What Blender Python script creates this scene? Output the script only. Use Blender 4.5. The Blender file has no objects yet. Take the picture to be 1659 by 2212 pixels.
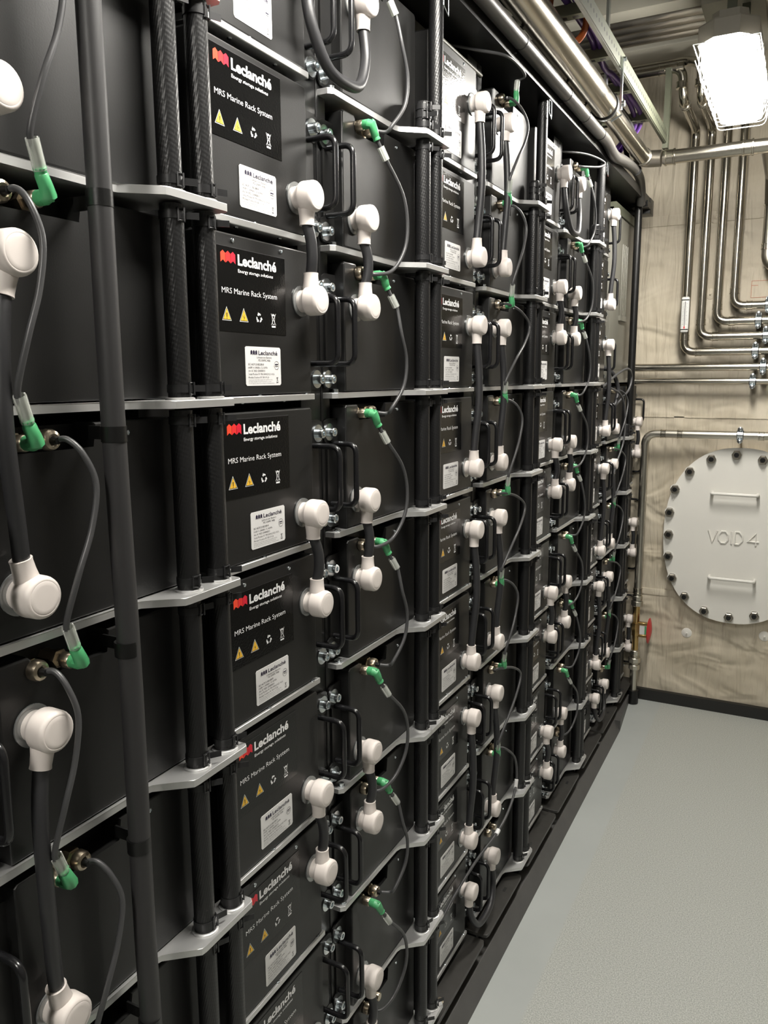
import bpy, bmesh, math, random
from mathutils import Vector, Matrix
random.seed(7)
C = bpy.context.scene.collection
SC = bpy.context.scene
PI = math.pi

# ------------------------------------------------------------------ camera
def set_camera():
    f, cx, cz, yaw, pit, rol = 1731.08, 0.6273, 1.5360, -0.47883, -0.167764, -0.005177
    fw = Vector((math.sin(yaw)*math.cos(pit), math.cos(yaw)*math.cos(pit), math.sin(pit)))
    r0 = Vector((math.cos(yaw), -math.sin(yaw), 0)); u0 = r0.cross(fw)
    r = r0*math.cos(rol) + u0*math.sin(rol); u = -r0*math.sin(rol) + u0*math.cos(rol)
    cam = bpy.data.cameras.new('camera'); co = bpy.data.objects.new('camera', cam); C.objects.link(co)
    M = Matrix.Identity(4)
    for i in range(3):
        M[i][0] = r[i]; M[i][1] = u[i]; M[i][2] = -fw[i]
    M[0][3], M[1][3], M[2][3] = cx, 0.0, cz
    co.matrix_world = M
    cam.sensor_fit = 'VERTICAL'; cam.sensor_height = 24.0; cam.lens = 24.0*f/2212.0
    cam.clip_start = 0.02; cam.clip_end = 60
    SC.camera = co
set_camera()

# ------------------------------------------------------------------ world, exposure
w = bpy.data.worlds.new('world'); SC.world = w; w.use_nodes = True
w.node_tree.nodes['Background'].inputs[0].default_value = (0.5, 0.52, 0.5, 1)
w.node_tree.nodes['Background'].inputs[1].default_value = 0.02
SC.view_settings.view_transform = 'Standard'
try: SC.view_settings.look = 'None'
except Exception: pass
SC.view_settings.exposure = 1.25; SC.view_settings.gamma = 1.0; SC.view_settings.use_curve_mapping = False
SC.cycles.max_bounces = 7; SC.cycles.diffuse_bounces = 4; SC.cycles.glossy_bounces = 4
SC.cycles.transmission_bounces = 6; SC.cycles.transparent_max_bounces = 8
SC.cycles.sample_clamp_indirect = 4.0; SC.cycles.use_denoising = True
SC.cycles.caustics_reflective = False; SC.cycles.caustics_refractive = False
LAMP_POWER = 46.0
# the aisle lamps: (y of the centre, strength) - the first is the one in view
LAMPS = [(2.79, 1.0), (0.95, 0.9), (-0.9, 0.9)]
LAMP_X, LAMP_Z, LAMP_L, LAMP_W = 0.377, 2.36, 0.62, 0.130

# ------------------------------------------------------------------ materials
def newmat(name):
    m = bpy.data.materials.new(name); m.use_nodes = True
    return m, m.node_tree, m.node_tree.nodes['Principled BSDF']
def mat(name, col, rough=0.5, metal=0.0, noise=0.0, nscale=20.0, bump=0.0, bscale=200.0, stretch=(1,1,1), spec=0.5, rvar=0.0, coat=0.0):
    m, nt, b = newmat(name)
    b.inputs['Base Color'].default_value = (*col, 1); b.inputs['Roughness'].default_value = rough
    b.inputs['Metallic'].default_value = metal; b.inputs['Specular IOR Level'].default_value = spec
    if coat: b.inputs['Coat Weight'].default_value = coat; b.inputs['Coat Roughness'].default_value = 0.15
    if noise or bump or rvar:
        tc = nt.nodes.new('ShaderNodeTexCoord'); mp = nt.nodes.new('ShaderNodeMapping')
        mp.inputs['Scale'].default_value = stretch
        nt.links.new(tc.outputs['Object'], mp.inputs['Vector'])
    if noise or rvar:
        n = nt.nodes.new('ShaderNodeTexNoise'); n.inputs['Scale'].default_value = nscale; n.inputs['Detail'].default_value = 5
        nt.links.new(mp.outputs[0], n.inputs['Vector'])
    if noise:
        r = nt.nodes.new('ShaderNodeMix'); r.data_type = 'RGBA'
        r.inputs[6].default_value = (*[c*(1-noise) for c in col], 1); r.inputs[7].default_value = (*[min(1, c*(1+noise)) for c in col], 1)
        nt.links.new(n.outputs['Fac'], r.inputs[0]); nt.links.new(r.outputs[2], b.inputs['Base Color'])
    if rvar:
        q = nt.nodes.new('ShaderNodeMapRange'); q.inputs['To Min'].default_value = max(0.02, rough-rvar); q.inputs['To Max'].default_value = rough+rvar
        q.inputs['From Min'].default_value = 0.3; q.inputs['From Max'].default_value = 0.7
        nt.links.new(n.outputs['Fac'], q.inputs['Value']); nt.links.new(q.outputs[0], b.inputs['Roughness'])
    if bump:
        n2 = nt.nodes.new('ShaderNodeTexNoise'); n2.inputs['Scale'].default_value = bscale; n2.inputs['Detail'].default_value = 2
        nt.links.new(mp.outputs[0], n2.inputs['Vector'])
        bp = nt.nodes.new('ShaderNodeBump'); bp.inputs['Strength'].default_value = bump; bp.inputs['Distance'].default_value = 0.002
        nt.links.new(n2.outputs['Fac'], bp.inputs['Height']); nt.links.new(bp.outputs[0], b.inputs['Normal'])
    return m
M = {}
M['powder'] = mat('black_powder_coat', (0.0030, 0.0029, 0.0028), 0.52, bump=0.06, bscale=500, spec=0.50, rvar=0.03, nscale=14, coat=0.20)
M['frame'] = mat('black_frame_steel', (0.005, 0.005, 0.005), 0.36, bump=0.06, bscale=400)
M['clampm'] = mat('hose_clamp_plastic', (0.018, 0.018, 0.019), 0.35)
M['handle'] = mat('black_gloss_handle', (0.011, 0.011, 0.012), 0.22)
M['sticker'] = mat('black_gloss_film', (0.0045, 0.0045, 0.0045), 0.16, bump=0.10, bscale=350, spec=0.35)
M['white_ink'] = mat('white_ink', (0.85, 0.85, 0.85), 0.5)
M['label'] = mat('white_label_paper', (0.80, 0.79, 0.78), 0.45)
M['ink'] = mat('dark_violet_ink', (0.02, 0.015, 0.04), 0.5)
M['greyink'] = mat('grey_ink', (0.07, 0.065, 0.07), 0.6)
M['red1'] = mat('orange_red_ink', (0.85, 0.07, 0.03), 0.4)
M['red2'] = mat('red_ink', (0.80, 0.03, 0.03), 0.4)
M['red3'] = mat('crimson_ink', (0.70, 0.015, 0.04), 0.4)
M['yellow'] = mat('warning_yellow', (0.90, 0.52, 0.04), 0.45)
M['black'] = mat('black_ink', (0.01, 0.01, 0.01), 0.5)
M['boot'] = mat('white_boot_plastic', (0.78, 0.715, 0.675), 0.42, noise=0.04, nscale=30, spec=0.4)
M['alu'] = mat('brushed_aluminium', (0.72, 0.72, 0.715), 0.45, 0.86, noise=0.08, nscale=30, stretch=(1, 0.15, 1), bump=0.05, bscale=120)
M['zinc'] = mat('zinc_plated_steel', (0.74, 0.79, 0.82), 0.22, 1.0, noise=0.06, nscale=60)
M['steel'] = mat('stainless_pipe', (0.50, 0.47, 0.405), 0.20, 1.0, noise=0.05, nscale=9, rvar=0.02)
M['steel2'] = mat('dull_steel_pipe', (0.36, 0.335, 0.29), 0.34, 1.0, noise=0.10, nscale=12, rvar=0.04)
M['nickel'] = mat('nickel_brass', (0.50, 0.43, 0.33), 0.28, 1.0, noise=0.1, nscale=80)
M['satin'] = mat('satin_steel_pipe', (0.60, 0.57, 0.50), 0.30, 1.0, noise=0.08, nscale=12)
M['brass'] = mat('valve_brass', (0.60, 0.42, 0.18), 0.32, 1.0, noise=0.1, nscale=40)
M['cable'] = mat('grey_cable_sheath', (0.026, 0.026, 0.028), 0.42, bump=0.05, bscale=300)
M['thick'] = mat('dark_grey_hose_sheath', (0.032, 0.031, 0.032), 0.48, noise=0.12, nscale=18)
M['signal'] = mat('signal_cable_sheath', (0.060, 0.060, 0.062), 0.38)
M['green'] = mat('green_plug_plastic', (0.085, 0.40, 0.165), 0.38, noise=0.05, nscale=60)
M['greydark'] = mat('manifold_grey', (0.060, 0.057, 0.053), 0.36, noise=0.1, nscale=10)
M['redp'] = mat('red_wheel_paint', (0.65, 0.01, 0.02), 0.35)
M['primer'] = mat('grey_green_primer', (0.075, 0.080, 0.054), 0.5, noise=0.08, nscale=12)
M['rung_lit'] = mat('grey_green_primer_lit_rung', (0.30, 0.31, 0.22), 0.5, noise=0.08, nscale=12)  # same tray primer, lightened to paint light onto the shaded rung undersides
M['purple'] = mat('purple_cable', (0.15, 0.065, 0.30), 0.42)
M['orange'] = mat('orange_cable', (0.45, 0.10, 0.02), 0.45)
M['greycab'] = mat('grey_cabinet_paint', (0.155, 0.150, 0.125), 0.42, noise=0.04, nscale=8)
M['hatch'] = mat('cream_hatch_paint', (0.83, 0.81, 0.755), 0.42, noise=0.05, nscale=6, bump=0.15, bscale=60)
M['lamphouse'] = mat('lamp_housing_grey', (0.30, 0.28, 0.24), 0.5)
M['guard'] = mat('white_guard_wire', (0.75, 0.74, 0.70), 0.35)
M['ceil'] = mat('ceiling_insulation_foil', (0.22, 0.21, 0.18), 0.5, noise=0.18, nscale=5, bump=0.5, bscale=9)
M['beam'] = mat('beam_insulation', (0.30, 0.285, 0.235), 0.55, noise=0.12, nscale=6, bump=0.5, bscale=10)
M['darkroom'] = mat('side_wall_paint', (0.115, 0.11, 0.10), 0.6)
M['kick'] = mat('grey_rubber_kick', (0.085, 0.083, 0.080), 0.5, noise=0.25, nscale=15)
M['skirt'] = mat('black_skirting', (0.012, 0.012, 0.011), 0.4, bump=0.3, bscale=40)
M['thermo'] = mat('thermometer_white', (0.75, 0.75, 0.72), 0.4)

def clear_mat():
    m, nt, b = newmat('clear_sleeve')
    b.inputs['Base Color'].default_value = (0.92, 0.94, 0.90, 1); b.inputs['Roughness'].default_value = 0.12
    tr = nt.nodes.new('ShaderNodeBsdfTransparent'); tr.inputs[0].default_value = (0.93, 0.95, 0.91, 1)
    mx = nt.nodes.new('ShaderNodeMixShader'); mx.inputs[0].default_value = 0.30
    nt.links.new(tr.outputs[0], mx.inputs[1]); nt.links.new(b.outputs[0], mx.inputs[2])
    nt.links.new(mx.outputs[0], nt.nodes['Material Output'].inputs['Surface'])
    return m
M['clear'] = clear_mat()

def hose_mat():                                    # spiral cloth imprint
    m, nt, b = newmat('woven_rubber_hose')
    b.inputs['Base Color'].default_value = (0.0095, 0.0095, 0.010, 1); b.inputs['Roughness'].default_value = 0.36
    tc = nt.nodes.new('ShaderNodeTexCoord'); sp = nt.nodes.new('ShaderNodeSeparateXYZ')
    nt.links.new(tc.outputs['Object'], sp.inputs[0])
    at = nt.nodes.new('ShaderNodeMath'); at.operation = 'ARCTAN2'
    nt.links.new(sp.outputs[1], at.inputs[0]); nt.links.new(sp.outputs[0], at.inputs[1])
    def wave(na, nz):
        a = nt.nodes.new('ShaderNodeMath'); a.operation = 'MULTIPLY'; a.inputs[1].default_value = na
        z = nt.nodes.new('ShaderNodeMath'); z.operation = 'MULTIPLY_ADD'; z.inputs[1].default_value = nz
        nt.links.new(at.outputs[0], a.inputs[0]); nt.links.new(sp.outputs[2], z.inputs[0]); nt.links.new(a.outputs[0], z.inputs[2])
        s = nt.nodes.new('ShaderNodeMath'); s.operation = 'SINE'; nt.links.new(z.outputs[0], s.inputs[0]); return s
    s1, s2 = wave(7, 1150), wave(26, -500)
    mu = nt.nodes.new('ShaderNodeMath'); mu.operation = 'MULTIPLY_ADD'; mu.inputs[1].default_value = 0.6
    nt.links.new(s1.outputs[0], mu.inputs[0]); nt.links.new(s2.outputs[0], mu.inputs[2])
    bp = nt.nodes.new('ShaderNodeBump'); bp.inputs['Strength'].default_value = 0.14; bp.inputs['Distance'].default_value = 0.0006
    nt.links.new(mu.outputs[0], bp.inputs['Height']); nt.links.new(bp.outputs[0], b.inputs['Normal'])
    return m
M['hose'] = hose_mat()

def fabric_mat():                                  # stretched insulation cloth with folds
    m, nt, b = newmat('cream_insulation_cloth')
    b.inputs['Roughness'].default_value = 0.72; b.inputs['Specular IOR Level'].default_value = 0.25
    tc = nt.nodes.new('ShaderNodeTexCoord')
    n = nt.nodes.new('ShaderNodeTexNoise'); n.inputs['Scale'].default_value = 4; n.inputs['Detail'].default_value = 6
    nt.links.new(tc.outputs['Object'], n.inputs['Vector'])
    r = nt.nodes.new('ShaderNodeValToRGB')
    r.color_ramp.elements[0].position = 0.3; r.color_ramp.elements[0].color = (0.52, 0.455, 0.345, 1)
    r.color_ramp.elements[1].position = 0.7; r.color_ramp.elements[1].color = (0.68, 0.61, 0.49, 1)
    nt.links.new(n.outputs['Fac'], r.inputs[0]); nt.links.new(r.outputs[0], b.inputs['Base Color'])
    mp = nt.nodes.new('ShaderNodeMapping'); mp.inputs['Scale'].default_value = (24, 1, 3)
    nt.links.new(tc.outputs['Object'], mp.inputs['Vector'])
    n2 = nt.nodes.new('ShaderNodeTexNoise'); n2.inputs['Scale'].default_value = 1.0; n2.inputs['Detail'].default_value = 3; n2.inputs['Distortion'].default_value = 0.6
    nt.links.new(mp.outputs[0], n2.inputs['Vector'])
    mp3 = nt.nodes.new('ShaderNodeMapping'); mp3.inputs['Scale'].default_value = (3.2, 1, 4.5); mp3.inputs['Rotation'].default_value = (0, 0.5, 0)
    nt.links.new(tc.outputs['Object'], mp3.inputs['Vector'])
    n3 = nt.nodes.new('ShaderNodeTexNoise'); n3.inputs['Scale'].default_value = 1.2; n3.inputs['Detail'].default_value = 2; n3.inputs['Distortion'].default_value = 0.8
    nt.links.new(mp3.outputs[0], n3.inputs['Vector'])
    ad = nt.nodes.new('ShaderNodeMath'); ad.operation = 'MULTIPLY_ADD'; ad.inputs[1].default_value = 0.40
    nt.links.new(n2.outputs['Fac'], ad.inputs[0]); nt.links.new(n3.outputs['Fac'], ad.inputs[2])
    bp = nt.nodes.new('ShaderNodeBump'); bp.inputs['Strength'].default_value = 1.0; bp.inputs['Distance'].default_value = 0.045
    nt.links.new(ad.outputs[0], bp.inputs['Height']); nt.links.new(bp.outputs[0], b.inputs['Normal'])
    return m
M['cloth'] = fabric_mat()

def floor_mat():                                   # anti-slip paint, smooth border strip by the kick
    m, nt, b = newmat('grey_deck_paint')
    tc = nt.nodes.new('ShaderNodeTexCoord'); sp = nt.nodes.new('ShaderNodeSeparateXYZ')
    nt.links.new(tc.outputs['Object'], sp.inputs[0])
    n = nt.nodes.new('ShaderNodeTexNoise'); n.inputs['Scale'].default_value = 300; n.inputs['Detail'].default_value = 3
    n4 = nt.nodes.new('ShaderNodeTexNoise'); n4.inputs['Scale'].default_value = 3; n4.inputs['Detail'].default_value = 4
    for q in (n, n4): nt.links.new(tc.outputs['Object'], q.inputs['Vector'])
    mr = nt.nodes.new('ShaderNodeMapRange'); mr.inputs['From Min'].default_value = 0.128; mr.inputs['From Max'].default_value = 0.136
    nt.links.new(sp.outputs[0], mr.inputs['Value'])
    r = nt.nodes.new('ShaderNodeValToRGB')
    r.color_ramp.elements[0].position = 0.36; r.color_ramp.elements[0].color = (0.34, 0.355, 0.33, 1)
    r.color_ramp.elements[1].position = 0.64; r.color_ramp.elements[1].color = (0.56, 0.575, 0.54, 1)
    nt.links.new(n.outputs['Fac'], r.inputs[0])
    r2 = nt.nodes.new('ShaderNodeValToRGB')
    r2.color_ramp.elements[0].position = 0.3; r2.color_ramp.elements[0].color = (0.42, 0.445, 0.43, 1)
    r2.color_ramp.elements[1].position = 0.7; r2.color_ramp.elements[1].color = (0.47, 0.495, 0.48, 1)
    nt.links.new(n4.outputs['Fac'], r2.inputs[0])
    mx = nt.nodes.new('ShaderNodeMix'); mx.data_type = 'RGBA'
    nt.links.new(mr.outputs[0], mx.inputs[0]); nt.links.new(r2.outputs[0], mx.inputs[6]); nt.links.new(r.outputs[0], mx.inputs[7])
    nt.links.new(mx.outputs[2], b.inputs['Base Color'])
    b.inputs['Roughness'].default_value = 0.42
    mm = nt.nodes.new('ShaderNodeMath'); mm.operation = 'MULTIPLY'
    nt.links.new(n.outputs['Fac'], mm.inputs[0]); nt.links.new(mr.outputs[0], mm.inputs[1])
    bp = nt.nodes.new('ShaderNodeBump'); bp.inputs['Strength'].default_value = 0.3; bp.inputs['Distance'].default_value = 0.001
    nt.links.new(mm.outputs[0], bp.inputs['Height']); nt.links.new(bp.outputs[0], b.inputs['Normal'])
    return m
M['floor'] = floor_mat()
def emit_mat(name, col, s):
    m, nt, b = newmat(name)
    b.inputs['Base Color'].default_value = (0.8, 0.8, 0.8, 1)
    b.inputs['Emission Color'].default_value = (*col, 1); b.inputs['Emission Strength'].default_value = s
    return m

# ------------------------------------------------------------------ mesh builder
def catmull(P, n=8):
    P = [Vector(p) for p in P]; out = []
    if len(P) < 3: return P
    Q = [P[0]*2-P[1]] + P + [P[-1]*2-P[-2]]
    for i in range(1, len(Q)-2):
        a, b, c, d = Q[i-1], Q[i], Q[i+1], Q[i+2]
        for k in range(n):
            t = k/n
            out.append(0.5*((2*b) + (c-a)*t + (2*a-5*b+4*c-d)*t*t + (3*b-a-3*c+d)*t**3))
    out.append(P[-1]); return out
def fillet(P, r, n=6):                              # polyline with rounded corners
    P = [Vector(p) for p in P]; out = [P[0]]
    for i in range(1, len(P)-1):
        a, b, c = P[i-1], P[i], P[i+1]
        u = (a-b).normalized(); v = (c-b).normalized()
        h = r/math.tan(max(0.05, u.angle(v)/2)); h = min(h, 0.49*(a-b).length, 0.49*(c-b).length)
        p, q = b+u*h, b+v*h
        for k in range(n+1):
            t = k/n; out.append(p*(1-t)**2 + b*2*t*(1-t) + q*t*t)
    out.append(P[-1]); return out
class MB:
    def __init__(s): s.bm = bmesh.new(); s.mats = []
    def mi(s, m):
        if m not in s.mats: s.mats.append(m)
        return s.mats.index(m)
    def _tag(s, faces, m, smooth):
        i = s.mi(m)
        for f in faces: f.material_index = i; f.smooth = smooth
    def box(s, x0, x1, y0, y1, z0, z1, m, bev=0.0, seg=2):
        r = bmesh.ops.create_cube(s.bm, size=1.0, matrix=Matrix.Translation(((x0+x1)/2, (y0+y1)/2, (z0+z1)/2)) @ Matrix.Diagonal((x1-x0, y1-y0, z1-z0, 1)))
        vs = r['verts']; fs = set(f for v in vs for f in v.link_faces)
        if bev:
            es = list(set(e for v in vs for e in v.link_edges))
            rr = bmesh.ops.bevel(s.bm, geom=es, offset=bev, segments=seg, affect='EDGES', profile=0.5)
            fs = set(f for v in rr['verts'] for f in v.link_faces) | set(f for f in fs if f.is_valid)
        s._tag(fs, m, False); return s
    def prism(s, pts, axis, a0, a1, m, bev=0.0):   # 2-D outline extruded along an axis
        def P(p, a):
            return Vector((a, p[0], p[1])) if axis == 'x' else Vector((p[0], a, p[1])) if axis == 'y' else Vector((p[0], p[1], a))
        A = [s.bm.verts.new(P(p, a0)) for p in pts]; B = [s.bm.verts.new(P(p, a1)) for p in pts]
        fs = [s.bm.faces.new(A), s.bm.faces.new(B[::-1])]; n = len(pts)
        for i in range(n): fs.append(s.bm.faces.new((A[i], B[i], B[(i+1) % n], A[(i+1) % n])))
        if bev:
            es = [e for e in fs[1].edges]
            rr = bmesh.ops.bevel(s.bm, geom=es, offset=bev, segments=2, affect='EDGES', profile=0.5)
            fs = set(f for f in fs if f.is_valid) | set(rr['faces'])
        s._tag(fs, m, False); bmesh.ops.recalc_face_normals(s.bm, faces=list(fs)); return s
    def tube(s, P, r, m, seg=12, caps=True, radii=None):
        P = [Vector(p) for p in P]; n = len(P); rings = []
        t = (P[1]-P[0]).normalized(); up = Vector((0, 0, 1)) if abs(t.z) < 0.9 else Vector((1, 0, 0))
        nrm = t.cross(up).normalized()
        for i in range(n):
            t2 = ((P[min(i+1, n-1)]-P[i]).normalized() + (P[i]-P[max(i-1, 0)]).normalized()) if 0 < i < n-1 else (P[min(i+1, n-1)]-P[max(i-1, 0)])
            if t2.length < 1e-9: t2 = t
            t2.normalize(); q = t.rotation_difference(t2); nrm = q @ nrm; t = t2
            nrm = (nrm - t*nrm.dot(t)).normalized(); bn = t.cross(nrm); rr = radii[i] if radii else r
            rings.append([s.bm.verts.new(P[i] + (nrm*math.cos(2*PI*k/seg) + bn*math.sin(2*PI*k/seg))*rr) for k in range(seg)])
        fs = []
        for a, b in zip(rings, rings[1:]):
            for k in range(seg): fs.append(s.bm.faces.new((a[k], a[(k+1) % seg], b[(k+1) % seg], b[k])))
        s._tag(fs, m, True)
        if caps:
            c = [s.bm.faces.new(rings[0][::-1]), s.bm.faces.new(rings[-1])]; s._tag(c, m, False)
        return s
    def cyl(s, a, b, r, m, seg=20, r2=None): return s.tube([a, b], r, m, seg, True, [r, r if r2 is None else r2])
    def lathe(s, prof, o, ax, m, seg=24):           # prof = [(distance along axis, radius)]
        o = Vector(o); ax = Vector(ax).normalized()
        u = ax.cross(Vector((0, 0, 1)) if abs(ax.z) < 0.9 else Vector((1, 0, 0))).normalized(); v = ax.cross(u); rings = []
        for d, r in prof:
            rings.append([s.bm.verts.new(o+ax*d+(u*math.cos(2*PI*k/seg)+v*math.sin(2*PI*k/seg))*max(r, 1e-5)) for k in range(seg)])
        fs = []
        for a, b in zip(rings, rings[1:]):
            for k in range(seg): fs.append(s.bm.faces.new((a[k], a[(k+1) % seg], b[(k+1) % seg], b[k])))
        fs.append(s.bm.faces.new(rings[0][::-1])); fs.append(s.bm.faces.new(rings[-1]))
        s._tag(fs, m, True); s._tag(fs[-2:], m, False); return s
    def flat(s, pts, x, m):                         # flat outline facing +x
        vs = [s.bm.verts.new((x, p[0], p[1])) for p in pts]
        f = s.bm.faces.new(vs)
        f.normal_update()
        if f.normal.x < 0: f.normal_flip()
        s._tag([f], m, False); return s
    def text(s, string, y0, y1, z, h, x, m, bold=0.0, font_h=None):
        V, F, W, H = text_data(string, bold)
        sx = (y1-y0)/W; sz = h/H
        vs = [s.bm.verts.new((x, y0+a*sx, z+b*sz)) for a, b in V]
        fs = []
        for f in F:
            try: fs.append(s.bm.faces.new([vs[i] for i in f]))
            except ValueError: pass
        for f in fs:
            f.normal_update()
            if f.normal.x < 0: f.normal_flip()
        s._tag(fs, m, False); return s
    def build(s, name, parent=None, loc=None, auto=True):
        me = bpy.data.meshes.new(name)
        s.bm.to_mesh(me); s.bm.free()
        for m in s.mats: me.materials.append(m)
        me.set_sharp_from_angle(angle=math.radians(38))
        o = bpy.data.objects.new(name, me); C.objects.link(o)
        if parent: o.parent = parent
        if loc: o.location = loc
        return o
CAPH = None
def text_data(string, bold, _c={}):
    global CAPH
    k = (string, bold)
    if k in _c: return _c[k]
    def conv(t, b):
        cu = bpy.data.curves.new('t', 'FONT'); cu.body = t; cu.size = 1.0; cu.resolution_u = 1 if len(t) > 23 else 3; cu.offset = b
        o = bpy.data.objects.new('t', cu); C.objects.link(o)
        dg = bpy.context.evaluated_depsgraph_get(); me = bpy.data.meshes.new_from_object(o.evaluated_get(dg))
        V = [(v.co.x, v.co.y) for v in me.vertices]; F = [tuple(p.vertices) for p in me.polygons]
        bpy.data.meshes.remove(me); bpy.data.objects.remove(o); bpy.data.curves.remove(cu); return V, F
    if CAPH is None:
        V, _ = conv('H', 0); CAPH = max(v[1] for v in V)
    V, F = conv(string, bold); mn = min(v[0] for v in V); mx = max(v[0] for v in V)
    _c[k] = ([(a-mn, b) for a, b in V], F, mx-mn, CAPH); return _c[k]

def tag(o, label=None, cat=None, group=None, kind=None):
    if label: o['label'] = label
    if cat: o['category'] = cat
    if group: o['group'] = group
    if kind: o['kind'] = kind
    return o
def empty(name, loc=(0, 0, 0)):
    o = bpy.data.objects.new(name, None); C.objects.link(o); o.location = loc; o.empty_display_size = 0.02; return o
def dup(root, loc):
    r = root.copy(); C.objects.link(r); r.location = loc
    for k in ('label', 'group'):
        if k in r: del r[k]
    for ch in list(root.children):
        c = ch.copy(); C.objects.link(c); c.parent = r
        for g in list(ch.children):
            d = g.copy(); C.objects.link(d); d.parent = c
    return r
used = {}
def inst(key, maker, loc):
    if key not in used:
        o = maker(); o.location = loc; used[key] = o; return o
    return dup(used[key], loc)

# ------------------------------------------------------------------ grid of the racks
P0Y, PER, HR, ZB = 0.700, 0.680, 0.230, 0.130
FX = -0.045                                         # face plane of the modules
def Y(k, t): return P0Y + (k-1)*PER + t
def Z(m): return ZB + (8-m)*HR
ORD = ['top', 'second', 'third', 'fourth', 'fifth', 'sixth', 'seventh', 'eighth', 'bottom']
ACOL = {1: 'nearest', 2: 'second', 3: 'third', 4: 'fourth', 5: 'farthest'}
BCOL = {0: 'nearest', 1: 'second', 2: 'third', 3: 'fourth', 4: 'farthest'}
HCOL = {1: 'nearest', 2: 'second', 3: 'third', 4: 'fourth', 5: 'farthest'}

# ------------------------------------------------------------------ setting
def struct(name, b, **k):
    o = b.build(name); o['kind'] = 'structure'; return o
XL, XR, YN, YF, ZC = -0.75, 1.75, -3.2, 3.83, 2.95
struct('floor', MB().box(XL, XR, YN, YF+0.3, -0.1, 0, M['floor']))
struct('ceiling', MB().box(XL, XR, YN, YF+0.3, ZC, ZC+0.1, M['ceil']))
struct('wall_far', MB().box(XL, XR, YF, YF+0.15, 0, ZC, M['cloth']))
struct('wall_left', MB().box(XL-0.1, XL, YN, YF+0.3, 0, ZC, M['darkroom']))
struct('wall_right', MB().box(XR, XR+0.1, YN, YF+0.3, 0, ZC, M['darkroom']))
struct('wall_near', MB().box(XL, XR, YN-0.1, YN, 0, ZC, M['darkroom']))
struct('baseboard_far', MB().prism([(YF-0.028, 0.0), (YF, 0.0), (YF, 0.052), (YF-0.020, 0.050)], 'x', -0.10, XR, M['skirt'], 0))
# slanted rubber kick along the racks, bending off before the far wall
b = MB()
b.prism([(-0.055, 0), (0.020, 0), (0.014, 0.012), (-0.006, 0.048), (-0.055, 0.052)], 'y', -0.6, 3.40, M['kick'])
b.prism([(0.020, 3.40), (0.004, 3.62), (-0.012, 3.83), (-0.08, 3.83), (-0.08, 3.40)], 'z', 0.0, 0.046, M['kick'])
struct('trim_1', b)
# flush ceiling beams running across the aisle
struct('trim_2', MB().box(XL, XR, 2.98, 3.06, 2.74, ZC, M['beam'], 0.004))
struct('trim_3', MB().box(XL, XR, 3.37, 3.60, 2.75, ZC, M['beam'], 0.006))
struct('trim_4', MB().box(XL, XR, 1.60, 1.72, 2.74, ZC, M['beam'], 0.004))
# cloth seam bands on the far wall
b = MB()
b.box(-0.70, 0.60, YF-0.004, YF, 2.178, 2.222, M['cloth'], 0.0015)
b.box(0.115, 0.160, YF-0.003, YF, 0.55, 1.50, M['cloth'], 0.001)
b.box(-0.10, 0.20, YF-0.004, YF, 0.515, 0.545, M['cloth'], 0.0015)
b.box(-0.10, 0.60, YF-0.003, YF, 1.345, 1.352, M['cloth'], 0.001)
struct('trim_5', b)

# ------------------------------------------------------------------ lamps
def lamp(yc, strength, label):
    t = empty('ceiling_lamp', (LAMP_X, yc, LAMP_Z+0.10))
    L, W = LAMP_L/2, LAMP_W/2
    def outline(l, w, c):
        return [(-w+c, -l), (w-c, -l), (w, -l+c), (w, l-c), (w-c, l), (-w+c, l), (-w, l-c), (-w, -l+c)]
    MB().prism(outline(L+0.012, W+0.012, 0.045), 'z', -0.035, 0.015, M['lamphouse'], 0.006).prism(outline(L*0.9, W*0.7, 0.02), 'z', 0.015, 0.045, M['lamphouse']).build('housing', t)
    dm = emit_mat('lit_diffuser', (1.0, 0.965, 0.895), LAMP_POWER*strength)
    MB().prism(outline(L, W, 0.032), 'z', -0.035, -0.10, dm, 0.014).build('diffuser', t)
    g = MB()
    for q in (-0.62, -0.25, 0.12, 0.48, 0.80):
        y = q*L
        for d in (0, 0.045):
            g.tube(fillet([(-W-0.016, y+d, -0.02), (-W-0.018, y+d, -0.06), (-W-0.008, y+d, -0.112), (W+0.008, y+d, -0.112), (W+0.018, y+d, -0.06), (W+0.016, y+d, -0.02)], 0.02, 4), 0.0013, M['guard'], 6)
    for x, z in ((-W-0.018, -0.045), (W+0.018, -0.045), (-W-0.012, -0.085), (W+0.012, -0.085)):
        g.tube([(x, -L-0.01, z), (x, L+0.01, z)], 0.0013, M['guard'], 6)
    for y in (-L-0.012, L+0.012):
        g.tube([(-W-0.018, y, -0.045), (W+0.018, y, -0.045)], 0.0013, M['guard'], 6)
    tag(g.build('wire_guard', t), 'white wire guard')
    for y in (-0.22, 0.22): MB().box(-0.012, 0.012, y-0.01, y+0.01, 0.04, ZC-LAMP_Z-0.10, M['primer']).build('hanger', t)
    tag(t, label, 'lamp'); return t
lamp(*LAMPS[0], 'bright caged bulkhead lamp hanging over the aisle near the far wall')
lamp(*LAMPS[1], 'caged bulkhead lamp above the camera, nearer half of aisle')
lamp(*LAMPS[2], 'caged bulkhead lamp behind the camera, rearmost in the aisle')

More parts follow.
